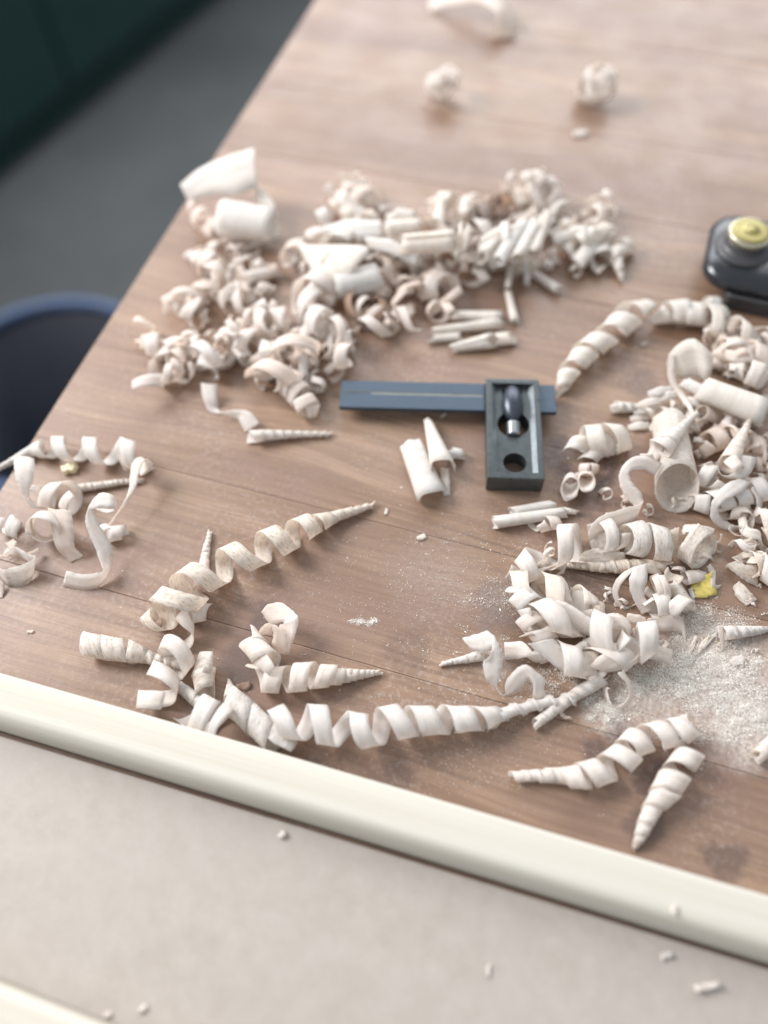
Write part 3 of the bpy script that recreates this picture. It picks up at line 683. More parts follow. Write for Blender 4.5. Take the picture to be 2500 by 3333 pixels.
# --- right heap, lower tangle
G4 = 'tangled ribbons in the right heap'
coil('R', [(-95, 765, .6, 0, 4), (10, 745, 1.3, 4, 5), (105, 722, 2.1, 7, 6)], 'pointed horn roll at the left end of the right heap', 'rolled_shaving', group=G4)
ribbon('R', [(10, 625, 6, 60, 690, 5), (80, 605, 9, 120, 700, 8), (150, 590, 12, 175, 680, 11), (200, 650, 12, 150, 730, 11), (225, 740, 10, 120, 760, 9), (215, 820, 7, 135, 840, 6), (195, 885, 3, 185, 895, 2), (215, 932, .5, 240, 935, .5), (290, 930, 1, 240, 870, 4), (340, 880, 4, 290, 800, 9), (365, 850, 7, 350, 770, 12), (390, 880, 7, 400, 800, 11), (390, 930, 5, 455, 850, 8), (395, 965, 2, 450, 910, 5), (440, 960, 1, 480, 950, 1)],
       'zigzag folded ribbon shaving at the left of the right heap', group=G4)
ribbon('R', [(235, 650, 3, 240, 740, .3), (330, 645, 6, 300, 740, 3), (390, 700, 7, 350, 730, 5), (440, 715, 6, 400, 755, 3), (440, 745, 3, 420, 758, 1)], 'half turned band between the zigzag ribbon and the tangle', group=G4)
ribbon('R', [(360, 655, 8, 500, 630, 10), (440, 720, 6.5, 560, 690, 9), (540, 800, 4.5, 640, 770, 7), (640, 835, 3, 700, 800, 4)], 'flat band slanting down through the lower tangle', group=G4)
coil('R', [(285, 400, 4.2, 0, 8, 2), (330, 400, 4.6, .6, 9, 3), (370, 440, 5.0, 1.3, 9, 3), (400, 490, 5.0, 1.9, 8, 2)], 'rolled band at the upper left of the lower tangle', 'curl_shaving', group=G4, flip=-1)
ribbon('R', [(470, 305, 8, 560, 300, 9), (480, 350, 8.5, 580, 350, 9), (495, 420, 7, 600, 420, 8), (510, 470, 5, 605, 460, 6)], 'short upright band at the top of the lower tangle', group=G4)
ribbon('R', [(605, 370, 6, 700, 378, 6.5), (602, 430, 6, 700, 440, 6.5), (600, 500, 4.5, 695, 505, 5)], 'square ended strip beside the short upright band', group=G4)
ribbon('R', [(700, 415, 5, 775, 440, 5), (698, 460, 5, 778, 480, 5), (700, 510, 3.5, 775, 515, 3.5)], 'small torn strip right of the square ended one', group=G4, mat='fleck')
ribbon('R', [(400, 330, 1, 440, 300, 1), (440, 370, 2, 470, 340, 2.4), (470, 410, 3, 480, 370, 3.4)], 'narrow shaded strip under the upright band', group=G4, mat='pink')
ribbon('R', [(435, 415, 10, 450, 500, 8), (520, 420, 12, 510, 480, 10), (600, 450, 12.5, 560, 520, 9), (690, 510, 11.5, 620, 575, 7), (750, 560, 10, 680, 610, 6), (810, 600, 8, 760, 640, 5)], 'long smooth band arching across the lower tangle', group=G4)
ribbon('R', [(470, 485, 7, 400, 540, 5), (530, 530, 7, 460, 590, 5), (600, 575, 6, 530, 620, 4), (660, 615, 5, 600, 625, 3.5)], 'flat band crossing below the long smooth one', group=G4)
coil('R', [(360, 520, 4.6, .4, 7.5, 1), (400, 560, 5.0, -.3, 7.5, 1), (430, 600, 4.6, -.9, 7.5, 1), (470, 640, 4.0, -1.5, 7, 1)], 'hanging loop under the arching band', 'curl_shaving', group=G4, mat='pink')
ribbon('R', [(770, 500, 9, 800, 590, 7), (820, 490, 10, 850, 580, 8), (870, 500, 9.5, 890, 590, 8), (920, 560, 8, 900, 640, 6), (880, 640, 6, 850, 690, 4), (830, 680, 4, 820, 640, 5)], 'band with a bend in the middle of the lower tangle', group=G4)
ribbon('R', [(890, 545, 6, 905, 490, 8), (940, 550, 6, 960, 500, 8), (995, 545, 6, 1000, 515, 7)], 'short strip end poking up behind the knotted bands', group=G4)
coil('R', [(930, 700, 6.2, .9, 9, 3), (960, 650, 6.8, .25, 10, 3), (1010, 630, 6.8, -.2, 10, 3), (1070, 640, 6.2, -.75, 10, 2)], 'broad arching band at the right of the lower tangle', group=G4)
ribbon('R', [(975, 640, 9, 960, 720, 6), (1030, 650, 9, 1010, 735, 6), (1090, 670, 7.5, 1070, 750, 4), (1145, 690, 6, 1125, 772, 2)], 'white strip end pointing right beside the sawdust', group=G4)
ribbon('R', [(750, 690, 6, 660, 700, 6), (740, 740, 7, 655, 760, 6), (730, 790, 6, 665, 830, 4), (780, 850, 4, 700, 850, 2.5), (800, 830, 4, 750, 880, 2)], 'fold of ribbon at the root of the white stick', group=G4)
ribbon('R', [(690, 780, 8, 790, 810, 6), (740, 730, 11, 850, 800, 8), (800, 705, 12.5, 880, 790, 9), (860, 735, 12, 920, 780, 9), (920, 750, 10, 960, 720, 10), (970, 720, 9, 960, 660, 10)], 'arched white band above the open loop', group=G4)
ribbon('R', [(880, 800, 9, 850, 820, 9), (915, 860, 7, 895, 870, 7.5), (930, 930, 4, 905, 930, 4.5), (905, 985, 1.5, 880, 975, 2.5), (850, 1015, .4, 835, 995, 2), (800, 985, .4, 805, 965, 3), (768, 920, 1, 790, 905, 3.5), (765, 880, 2, 800, 900, 4)], 'open round loop of narrow ribbon at the bottom of the right heap', group=G4)
coil('R', [(408, 1085, 1.7, 0, 6), (500, 1015, 1.9, 2.2, 7), (620, 930, 2.1, 5, 8), (760, 845, 2.7, 8, 8)], 'white stick of tightly rolled shaving pointing down left from the tangle', 'rolled_shaving', group=G4, lift=.4)
ribbon('R', [(520, 990, 3, 545, 1000, 3), (530, 1030, 2, 555, 1030, 2), (555, 1060, 1.2, 575, 1045, 1.5), (600, 1065, .8, 590, 1050, 2.5), (615, 1075, .3, 600, 1062, 1.5)], 'crooked brown ended sliver beneath the white stick', group=G4, mat='pink')
coil('R', [(605, 695, 1.0, 0, 4), (680, 660, 1.8, 3, 6), (770, 625, 2.6, 5, 7)], 'small horn roll inside the lower tangle', 'rolled_shaving', group=G4, lift=4)
# long loops winding through the tangle
coil('R', [(330, 560, 4.6, .2, 9, 1), (420, 530, 7.0, .7, 11, 1.5), (560, 500, 7.8, 1.2, 11, 2), (700, 560, 6.6, 1.7, 11, 2), (820, 620, 7.4, 2.3, 11, 2), (900, 640, 6.0, 2.7, 9, 1)], 'long ribbon winding in wide loops through the lower tangle', group=G4, wob=.12)
coil('R', [(440, 690, 4.8, .4, 9), (560, 740, 6.6, .9, 10.5), (690, 770, 5.8, 1.5, 10.5), (820, 740, 6.4, 2.0, 10), (900, 700, 4.8, 2.5, 8)], 'loose spiral ribbon at the front of the lower tangle', group=G4, wob=.12)
coil('R', [(300, 330, 4.6, -.2, 9), (380, 340, 6.6, .3, 10.5), (480, 350, 5.8, .9, 10.5), (590, 410, 6.8, 1.4, 10.5), (690, 470, 5.4, 2.0, 9)], 'looping ribbon between the double arch and the lower tangle', group=G4, wob=.12)
coil('U', [(1170, 620, 4.2, 0, 8), (1260, 640, 5.0, .8, 8.5), (1380, 600, 5.4, 1.7, 9), (1520, 560, 5.2, 2.6, 9), (1650, 540, 5.0, 3.4, 9)], 'pale spiral ribbon behind the big open ring', group=G4, wob=.12)
coil('T', [(1170, 1250, 4.0, 0, 8), (1260, 1180, 5.0, .8, 9), (1370, 1150, 5.2, 1.6, 9), (1490, 1180, 5.0, 2.4, 9), (1600, 1240, 4.6, 3.2, 8)], 'shaded spiral ribbon between the cone roll and the tall horn', group=G4, mat='pink', wob=.12)
coil('T', [(1290, 560, 5, 0, 9, 2), (1400, 520, 6, .8, 10, 3), (1530, 540, 6.4, 1.6, 10, 3), (1660, 600, 6, 2.4, 10, 2)], 'broad loose curls along the back of the right heap', group=G4, mat='pink', wob=.14)
coil('T', [(1420, 660, 4.6, 0, 9, 4), (1520, 690, 5.6, .9, 9, 5), (1640, 740, 5.2, 1.8, 9, 5)], 'loose curl behind the thick white roll', group=G4, mat='pale', wob=.14)
# upper part of the right heap
coil('R', [(285, 300, 4.0, .7, 8), (370, 240, 6.2, 0, 9), (440, 170, 7.4, -.5, 9), (560, 110, 7.6, -1.1, 9.5), (650, 120, 7.2, -1.7, 9.5)], 'big double arched band at the upper left of the right heap', group=G4)
ribbon('R', [(330, 270, 3, 255, 290, 1), (380, 320, 2, 350, 318, .3), (470, 250, 4, 420, 250, 3), (570, 200, 6, 540, 260, 2.5), (560, 270, 3, 500, 290, .5)], 'white band lying flat under the double arch', group=G4)
ribbon('U', [(890, 345, 15, 840, 435, 12), (780, 298, 17, 770, 398, 14), (680, 305, 17, 690, 398, 15), (610, 375, 15, 660, 412, 15), (583, 450, 13, 662, 440, 14), (600, 530, 11, 690, 500, 12.5), (640, 600, 9, 740, 555, 11), (690, 655, 7.5, 757, 600, 9.5), (715, 740, 4, 745, 640, 9.5), (600, 800, 5, 600, 680, 10.5), (470, 850, 7, 470, 725, 12), (385, 905, 6, 390, 790, 12), (375, 950, 3, 372, 860, 9)],
       'long ribbon bending sharply down from the large cone in the right heap', group=G4)
coil('U', [(430, 880, 6.6, .75, 7), (480, 870, 7.0, .25, 7.5), (540, 850, 7.0, -.35, 8), (590, 840, 6.4, -.9, 8)], 'round loop at the lower end of the bent ribbon', 'curl_shaving', group=G4)
ribbon('U', [(540, 830, 8, 400, 870, 7), (570, 930, 6, 430, 960, 5), (600, 1000, 3, 400, 1030, 2), (630, 1060, .5, 300, 1050, 1)], 'flecked flap of shaving below the round loop', group=G4, mat='fleck')
coil('U', [(690, 900, 7.4, -.45, 9), (740, 890, 7.6, .2, 10), (830, 920, 7.2, .9, 10), (930, 930, 7.0, 1.5, 9)], 'fat flecked curl in the middle of the right heap', 'curl_shaving', group=G4, mat='fleck')
ribbon('U', [(885, 880, 9, 905, 990, 4), (960, 830, 10, 960, 1010, 3), (1015, 810, 9, 1005, 980, 3)], 'flecked strip end between the fat curl and the barrel roll', group=G4, mat='fleck')
scroll('U', (1085, 905), (1195, 990), 7.6, 7.6, 2.3, 'barrel shaped flecked roll showing its round end to the right', mat='fleck', th0=.4, grow=.05, group=G4, slant2=-3.0, slant=-1)
ribbon('U', [(1060, 790, 7, 1040, 840, 9), (1150, 790, 10, 1120, 850, 12), (1280, 820, 8, 1260, 860, 8)], 'ragged flap on top of the barrel roll', group=G4, mat='fleck')
coil('U', [(190, 1085, 1.0, 0, 5), (300, 1088, 1.6, 3, 6), (480, 1095, 2.3, 6, 8), (700, 1095, 2.9, 8, 9), (920, 1100, 2.2, 11, 7)], 'long flecked stick roll lying under the loops of the right heap', 'rolled_shaving', group=G4, mat='fleck')
ribbon('U', [(290, 1050, 3, 330, 990, 6), (400, 1060, 4.5, 420, 960, 7.5), (520, 1080, 4.5, 520, 980, 7), (630, 1060, 3, 620, 990, 6)], 'mottled sheet lying on the flecked stick roll', group=G4, mat='fleck')
ribbon('U', [(700, 1090, 9, 760, 1080, 9), (600, 1150, 8, 640, 1170, 9), (540, 1240, 5, 585, 1270, 5), (555, 1340, 2, 610, 1360, 1.5), (620, 1400, .3, 660, 1380, .8), (700, 1370, .3, 720, 1350, 2)], 'large open loop ribbon under the fat curl', group=G4, mat='pink')
ribbon('U', [(690, 1100, 10, 790, 1070, 11), (660, 1190, 9, 790, 1190, 9.5), (670, 1280, 6, 770, 1250, 7.5), (710, 1370, 3, 775, 1320, 5), (750, 1437, .5, 830, 1400, 3)], 'smooth wide band falling through the open loop', group=G4)
ribbon('U', [(760, 1080, 10, 700, 1110, 9), (830, 1080, 9, 780, 1130, 8), (900, 1150, 5, 830, 1150, 6)], 'flecked strip crossing above the wide band', group=G4, mat='fleck')
coil('U', [(830, 1270, 5.2, .6, 4.5), (865, 1250, 5.6, .05, 4.5), (890, 1240, 5.6, -.5, 4.5), (910, 1235, 5.4, -1.1, 4)], 'narrow round ring next to the rolled tube', 'curl_shaving', group=G4)
coil('U', [(830, 1400, 4.0, .9, 7), (880, 1370, 4.4, .2, 8), (930, 1350, 4.4, -.5, 8), (1010, 1390, 5.0, -1.3, 8)], 'white curl at the edge of the fine sawdust', 'curl_shaving', group=G4)
ribbon('R', [(1010, 520, 6, 1010, 545, 2), (1100, 500, 6, 1090, 585, 3), (1170, 495, 6, 1150, 590, 2), (1205, 540, 4, 1195, 600, 1.5), (1215, 620, 1, 1210, 645, .3)], 'drooping translucent strip left of the tiny curls', group=G4, mat='pink')
scroll('U', (965, 1215), (1100, 1420), 2.7, 2.5, 1.8, 'straight rolled tube lying beside the yellow scrap', mat='fleck', grow=.12, group=G4)
chip('U', 970, 1170, 7, 5, .3, 2.4, 'crumpled flecked flake at the head of the rolled tube', z=4, mat='fleck', group=G4, bend=.5)
scroll('U', (1060, 1170), (1190, 1150), 3.0, 2.2, 1.5, 'small open roll behind the yellow scrap', mat='pale', grow=.15, group=G4)
ribbon('U', [(1220, 1090, 4, 1250, 1080, 4), (1240, 1150, 3.5, 1285, 1140, 3.5), (1245, 1220, 3, 1280, 1220, 2.5), (1250, 1280, 1, 1320, 1225, 1)], 'torn pale sliver hanging over the yellow scrap', group=G4)
# yellow scrap
ys_ = np.array([[1100, 1215, .3], [1180, 1165, 3.5], [1250, 1128, 6], [1250, 1200, 3.5], [1270, 1290, 1.2], [1190, 1335, .4]])
def yellow_scrap():
    n, m = 9, 7; G = np.zeros((n, m, 3))
    for i in range(n):
        for j in range(m):
            u, v = i / (n - 1), j / (m - 1)
            x = 1100 + 150 * u + 40 * v * (1 - u) + 30 * v * u; y = 1225 - 95 * u + (95 + 75 * u) * v
            z = .5 + 5.0 * max(0, (u - .25)) * (1 - v) ** 1.2 + 1.6 * abs(mnoise.noise(Vector((u * 3, v * 3, 4)))) + .8 * mnoise.noise(Vector((u * 7, v * 7, 1)))
            G[i, j] = at('U', x, y, max(.3, z))
    return tag(skin('yellow_scrap', G, 'yellow', t=.7, jag=.3, rest=False, fray=.8), 'crumpled bright yellow scrap among the right heap shavings', 'scrap')
yellow_scrap()
ribbon('U', [(1350, 1090, 2, 1440, 1045, 4), (1420, 1140, 3, 1500, 1080, 5), (1500, 1200, 2, 1580, 1085, 5), (1580, 1240, .4, 1585, 1150, 3)], 'flecked flat flake right of the yellow scrap', name='flat_shaving', group=G4, mat='fleck')
ribbon('U', [(1405, 1240, .4, 1450, 1195, 2), (1430, 1310, .4, 1520, 1260, 2.4), (1500, 1375, .3, 1580, 1330, 1.2)], 'square flat flake nearest the sawdust at the right', name='flat_shaving', group=G4, mat='fleck')
ribbon('U', [(1080, 1260, 1, 1110, 1245, 2), (1110, 1330, .4, 1138, 1310, 1.2)], 'tiny shaving strip below the yellow scrap', name='flat_shaving', group=G4)
# horn and flange on the sawdust
coil('R', [(1425, 598, 2.6, -.5, 6), (1520, 592, 2.1, 1.5, 7), (1600, 585, 1.5, 4, 6), (1660, 578, .9, 7, 4)], 'horn shaped roll lying on the sawdust at the right edge', 'rolled_shaving', group=G4)
ribbon('R', [(1385, 560, 5, 1420, 560, 5), (1395, 620, 3.5, 1425, 630, 3), (1408, 690, .5, 1420, 690, .5)], 'narrow grey flap beside the horn on the sawdust', group=G4)
for i, (x, y, a, lb) in enumerate([(1250, 670, 1.0, 'leftmost splinter standing in the sawdust'), (1310, 660, .85, 'middle splinter lying in the sawdust'), (1340, 640, .7, 'splinter in the sawdust nearest the horn roll')]):
    chip('R', x, y, 9, 1.6, .25, a, lb, mat='fleck', name='splinter', group='splinters in the sawdust', z=.6, bend=.1)
chip('R', 1490, 750, 5.5, 4.0, .25, .5, 'pale torn flake on the sawdust near the right edge', mat='pale', z=.6)
# far part of the right heap
scroll('U', (1005, 530), (945, 30), 8.7, 6.8, 1.12, 'large flecked cone roll with its wide opening toward the camera', mat='fleck', th0=2.0, grow=.04, slant=7.5, group=G4, rag=1.2)
coil('T', [(1145, 985, .6, 0, 4, 14), (1060, 1065, 1.7, 4, 6, 13.5), (960, 1170, 3.4, 7, 7, 13), (890, 1240, 4.8, 8.2, 7, 12), (800, 1230, 5.2, 8.8, 6, 10)], 'slender horn lying on top of the large cone roll', 'rolled_shaving', group=G4, mat='pale')
coil('T', [(1535, 1020, .7, 0, 4, 10), (1480, 1130, 1.7, 4, 5, 10), (1420, 1250, 3.2, 6.5, 7, 9), (1375, 1340, 4.2, 7.6, 7, 8), (1400, 1400, 5.2, 8.1, 7, 7)], 'tall horn pointing away above the big open ring', 'rolled_shaving', group=G4)
ribbon('U', [(1455, 290, 14, 1580, 310, 13), (1440, 370, 13, 1545, 400, 12), (1390, 430, 12, 1480, 460, 11), (1320, 430, 12, 1340, 445, 10), (1290, 370, 13, 1300, 380, 11)], 'white band curling round the foot of the tall horn', group=G4)
ribbon('U', [(1450, 460, 12, 1530, 490, 11), (1350, 500, 12, 1480, 545, 12), (1290, 570, 11, 1350, 620, 11), (1243, 660, 8, 1300, 680, 8), (1255, 760, 4, 1320, 740, 5), (1330, 822, 1, 1370, 770, 3), (1430, 832, .3, 1440, 800, 3), (1540, 790, 1.5, 1510, 760, 4), (1610, 690, 5, 1570, 680, 6), (1610, 590, 8, 1575, 610, 8.5), (1560, 515, 10, 1540, 540, 10)],
       'big open ring of white ribbon facing the camera in the right heap', group=G4)
coil('U', [(1180, 430, 4.5, .9, 7, 3), (1200, 430, 5.0, .3, 7, 3), (1240, 440, 5.2, -.3, 8, 3), (1290, 470, 5.0, -.9, 8, 2)], 'loop between the cone roll and the big open ring', 'curl_shaving', group=G4)
scroll('T', (1180, 800), (1640, 985), 5.0, 6.2, 2.2, 'long thick white roll lying across the upper right heap', mat='white', lift=6, grow=.08, th0=1.0, group=G4, rag=1.2)
scroll('T', (1060, 760), (1240, 860), 2.4, 3.0, 1.6, 'slim roll at the left end of the thick white roll', mat='white', lift=6, grow=.12, group=G4)
ribbon('T', [(945, 560, 14, 1010, 740, 6), (1010, 490, 17, 1080, 740, 7), (1110, 445, 18, 1160, 730, 8), (1200, 500, 17, 1230, 740, 9), (1265, 570, 14, 1260, 660, 10)], 'wide crumpled sheet shaving standing at the back of the right heap', name='sheet_shaving', mat='white', group=G4)
ribbon('T', [(945, 560, 14, 1000, 560, 14), (935, 650, 11, 985, 660, 11), (950, 760, 8, 1000, 760, 8), (1010, 850, 7, 1050, 830, 7), (1080, 950, 9, 1110, 930, 9), (1110, 995, 10, 1130, 985, 10)], 'thin strip trailing from the crumpled sheet', group=G4)
coil('T', [(560, 945, 2.3, 0, 8), (660, 950, 2.0, 1.5, 8), (740, 955, 1.6, 3, 7)], 'short white roll at the left tip of the layered flakes', 'rolled_shaving', mat='white', group=G4)
for i, (x0, y0, x1, y1, z, lb) in enumerate([(660, 1010, 800, 985, 1, 'lowest flake of the layered bundle left of the cone'), (690, 960, 860, 920, 3, 'second flake of the layered bundle left of the cone'), (720, 910, 900, 870, 5, 'third flake of the layered bundle left of the cone'), (790, 830, 960, 790, 7, 'topmost flake of the layered bundle left of the cone'), (650, 1070, 800, 1050, 1, 'flake lying in front of the layered bundle'), (850, 870, 1010, 820, 6, 'curved flake at the right of the layered bundle')]):
    ribbon('T', [(x0, y0, z, x0 + 15, y0 + 40, max(.2, z - 1)), ((x0 + x1) / 2, (y0 + y1) / 2 - 15, z + 1.5, (x0 + x1) / 2 + 10, (y0 + y1) / 2 + 45, z + .3), (x1, y1, z + .5, x1 + 10, y1 + 50, z - .5)], lb, name='flat_shaving', group='layered flakes left of the cone', mat='white')
coil('T', [(250, 1260, 4.0, -.3, 8), (330, 1170, 5.4, .4, 10), (430, 1170, 6.2, 1.1, 10), (540, 1180, 6.6, 1.9, 11), (630, 1170, 4.6, 2.5, 10)], 'crumpled ball of shaving between the square and the cone', 'curl_shaving', mat='white', group=G4, wob=.16)
coil('T', [(560, 1230, 5.0, .2, 8), (480, 1220, 4.6, .9, 8), (420, 1260, 3.5, 1.6, 7), (350, 1330, 3.0, 2.3, 6)], 'inner curl of the crumpled ball beside the square', 'curl_shaving', group=G4, wob=.12)
scroll('T', (245, 1450), (235, 1520), 3.0, 3.6, 1.6, 'left one of two small tube ends beside the square', mat='pink', grow=.12, group=G4, th0=.5, lift=.3, lift2=2.5, slant2=-3)
scroll('T', (345, 1420), (350, 1480), 2.8, 3.4, 1.7, 'right one of two small tube ends beside the square', mat='pink', grow=.12, group=G4, th0=1.5, lift=1, lift2=4, slant2=-3)
coil('T', [(310, 1390, 2.6, .5, 5, 2), (350, 1390, 2.8, -.3, 5, 2), (390, 1380, 2.8, -1, 5, 1)], 'small ring above the two tube ends', 'curl_shaving', mat='pink', group=G4)

# --- between the batten group and the square
scroll('M', (745, 830), (628, 535), 6.4, 5.0, .62, 'half open white cone roll in front of the square', mat='white', th0=-1.9, grow=.05, rag=1.8)
scroll('M', (815, 690), (722, 400), 5.4, 1.6, .66, 'narrow white cone roll leaning on the half open one', mat='white', th0=-2.1, grow=.1, lift=1.6, rag=1.6)
ribbon('M', [(800, 690, 3, 850, 690, 4), (800, 780, 2, 855, 780, 2.5), (820, 850, .3, 858, 850, .3)], 'short split tail below the narrow cone roll', mat='white')
coil('M', [(850, 605, 2.2, 0, 5), (890, 600, 2.5, .7, 5), (925, 605, 2.2, 1.5, 5)], 'tiny white curl beside the cone rolls', 'curl_shaving', mat='white')
scroll('M', (1120, 1015), (1540, 955), 2.6, 2.2, 1.5, 'white straight roll lying below the square stock', mat='white', grow=.12)
scroll('M', (1225, 945), (1475, 905), 1.7, 1.9, 1.4, 'second roll just behind the straight one below the stock', mat='white', grow=.12)
coil('M', [(1545, 945, 1.3, 0, 4), (1605, 955, 1.0, 3, 4)], 'thin tip roll at the right of the straight rolls', 'rolled_shaving', mat='white')
coil('M', [(1400, 1040, 2.5, 0, 5), (1450, 1020, 3.0, .7, 5.5), (1510, 1020, 2.6, 1.4, 6)], 'translucent curl leaning on the straight roll', 'curl_shaving', mat='pink')
chip('M', 1350, 1040, 7, 3, .2, -1.0, 'frayed little flake below the straight roll', mat='white')

# --- the far spiral beside the plane
coil('T', [(165, 830, 2.0, -.6, 8), (215, 705, 4.6, .4, 12), (340, 560, 5.4, 1.5, 13), (490, 450, 5.6, 2.5, 13), (660, 290, 6.2, 3.6, 14), (760, 270, 5.4, 4.1, 13)], 'blurred spiral shaving winding back from the square', mat='white')
coil('T', [(850, 300, 2.8, 0, 11), (960, 265, 5.0, .8, 13), (1080, 270, 5.0, 1.6, 13), (1180, 285, 5.2, 2.4, 12), (1290, 290, 4.4, 3.2, 11)], 'blurred crumpled spiral shaving in front of the plane', mat='white', wob=.14)
coil('T', [(1220, 200, 3.0, 0, 7, 3), (1260, 190, 3.2, .9, 7, 3), (1300, 200, 3.0, 1.6, 7, 3)], 'blurred curl touching the toe of the plane', 'curl_shaving', mat='white')

# --- far heap: the big pieces
G5 = 'large pieces of the far heap'
ribbon('G', [(345, 275, 16, 400, 392, 9), (480, 170, 22, 530, 345, 15), (640, 100, 26, 690, 335, 18), (785, 60, 28, 800, 300, 19)], 'blurred broad white sheet on top at the left end of the far heap', name='sheet_shaving', mat='white', group=G5)
scroll('G', (600, 470), (900, 520), 9.5, 9.0, 1.15, 'broad hollow cream roll under the white sheet of the far heap', mat='white', th0=2.6, grow=.06, group=G5, lift=3, rag=1.2)
ribbon('G', [(790, 260, 18, 800, 380, 14), (900, 380, 14, 900, 500, 9), (950, 580, 6, 700, 690, 2)], 'cream side flap of the broad hollow roll', name='sheet_shaving', mat='white', group=G5)
coil('G', [(440, 420, 4.5, 0, 7, 3), (480, 500, 5, 1.2, 7, 2), (560, 560, 5, 2.4, 8, 1)], 'pinkish curls in front of the broad hollow roll', 'curl_shaving', mat='pink', group=G5)
ribbon('G', [(1025, 600, 15, 1080, 640, 13), (1150, 830, 14, 1460, 650, 24), (1200, 950, 9, 1400, 780, 19)], 'white triangular flake at the front of the far heap', name='flat_shaving', mat='white', group=G5)
scroll('G', (1270, 890), (1540, 830), 6.6, 7.2, 1.2, 'cream hollow roll under the white triangular flake', mat='white', lift=4, th0=.8, grow=.06, group=G5, rag=1.0)
for (a, b, r0, r1, lf, lb) in [((540, 460), (770, 445), 5.2, 5.6, 9, 'smooth white roll in the middle of the far heap'), ((690, 370), (715, 250), 4.6, 1.6, 10, 'white cone standing up at the back of the far heap'),
                               ((480, 385), (620, 375), 3.6, 3.6, 11, 'white roll behind the smooth one in the far heap'), ((880, 520), (1000, 390), 3.0, 3.6, 7, 'leftmost of four slanting rolls in the far heap'),
                               ((960, 530), (1060, 380), 3.4, 3.8, 8, 'second of four slanting rolls in the far heap'), ((1040, 520), (1120, 370), 3.2, 3.6, 8, 'third of four slanting rolls in the far heap'), ((1110, 500), (1170, 330), 3.0, 2.4, 8, 'rightmost of four slanting rolls in the far heap'),
                               ((1300, 545), (1410, 405), 4.0, 4.2, 2, 'thick white roll at the right end of the far heap'), ((795, 500), (820, 380), 2.6, 3.4, 10, 'short upright roll beside the smooth white roll'),
                               ((600, 340), (500, 330), 3.0, 3.0, 11, 'small white roll at the back left of the far heap'), ((1180, 400), (1330, 405), 2.0, 2.0, 3, 'thin roll behind the thick right end roll'),
                               ((1010, 540), (1000, 640), 1.8, 1.4, 3, 'thin stick hanging out of the far heap front'), ((1075, 540), (1080, 630), 1.6, 1.4, 2, 'straight stick below the four slanting rolls'), ((1120, 590), (1220, 655), 1.8, 2.2, .3, 'white stick lying in front of the far heap at right'), ((1000, 660), (1030, 790), 1.6, 2.0, .3, 'white stick pointing from the far heap to the square')]:
    scroll('F', a, b, r0, r1, rng.uniform(.9, 1.5), lb, mat='white', lift=lf + (6 if lf >= 7 else 0), grow=.2, th0=rng.uniform(0, 6), group=G5, rag=2.4)
for (a, b, r0, r1, lf, lb) in [((760, 760), (965, 765), 2.2, 2.8, 0, 'rear roll of the small bundle behind the square'), ((690, 830), (960, 800), 1.8, 2.6, 0, 'middle roll of the small bundle behind the square'), ((675, 865), (800, 855), 1.8, 2.0, 0, 'short left roll of the small bundle behind the square'), ((760, 905), (935, 870), 2.2, 4.0, 0, 'thick front roll of the small bundle behind the square'), ((940, 865), (1020, 858), 3.2, 3.2, 0, 'end piece of the thick front roll')]:
    scroll('F', a, b, r0, r1, 1.2, lb, mat='white', lift=lf, grow=.2, th0=rng.uniform(0, 6), group='bundle of rolls behind the square', rag=2.6)
coil('F', [(1490, 620, .6, 0, 4), (1480, 560, 2.4, 2, 7), (1460, 510, 3.8, 3, 8), (1500, 470, 4.2, 3.8, 8), (1530, 470, 3.5, 4.5, 8)], 'curled horn lying apart right of the far heap', mat='white')
coil('F', [(1170, 180, 3, .6, 5), (1150, 200, 5.6, .1, 7), (1100, 190, 6.2, -.5, 7), (1070, 200, 6, -1.1, 7)], 'tall open loop at the back of the far heap', 'curl_shaving', mat='pink', lift=10, group=G5)
coil('G', [(150, 1250, 6.2, -.45, 9), (230, 1240, 6.2, .3, 9), (290, 1300, 5.5, 1, 9), (200, 1400, 6.5, 1.6, 9), (120, 1520, 6.5, 2.1, 9)], 'loose looping ribbon at the front left of the far heap', mat='pink', group=G5)
ribbon('G', [(468, 1470, 6, 565, 1480, 6), (480, 1560, 3.5, 568, 1560, 3.5), (520, 1640, .6, 575, 1620, .6), (600, 1660, .6, 600, 1640, 3.5), (680, 1690, .4, 680, 1630, 5), (700, 1700, 2, 760, 1640, 5), (730, 1760, .6, 820, 1710, 3)], 'zigzag strip in front of the far heap', mat='pale', group=G5)
coil('D', [(545, 945, 2.8, -.6, 6), (580, 942, 2.2, 1, 7), (640, 940, 1.4, 4, 6), (712, 940, .6, 8, 4)], 'thin horn lying left of the square blade', 'rolled_shaving', mat='pale')
coil('G', [(1010, 1500, 5.4, 0, 8), (1060, 1540, 5.6, 1, 8), (1110, 1600, 5.2, 2.1, 8), (1110, 1660, 3.5, 3, 7)], 'crumpled curl just left of the square blade', 'curl_shaving', mat='pink', wob=.2, group=G5)
ribbon('F', [(380, 425, 19, 400, 475, 16), (500, 440, 21, 505, 505, 17), (610, 505, 19, 600, 550, 15)], 'long flat white flake across the middle of the far heap', name='flat_shaving', mat='white', group=G5)
ribbon('F', [(190, 385, 14, 215, 450, 10), (320, 350, 18, 330, 440, 14), (450, 355, 19, 455, 430, 15)], 'broad cream flake at the back left of the far heap', name='flat_shaving', mat='white', group=G5)
ribbon('F', [(90, 470, 9, 110, 500, 7), (200, 480, 13, 210, 520, 10), (370, 465, 15, 360, 505, 12)], 'slim cream flake pointing left out of the far heap', name='flat_shaving', mat='white', group=G5)
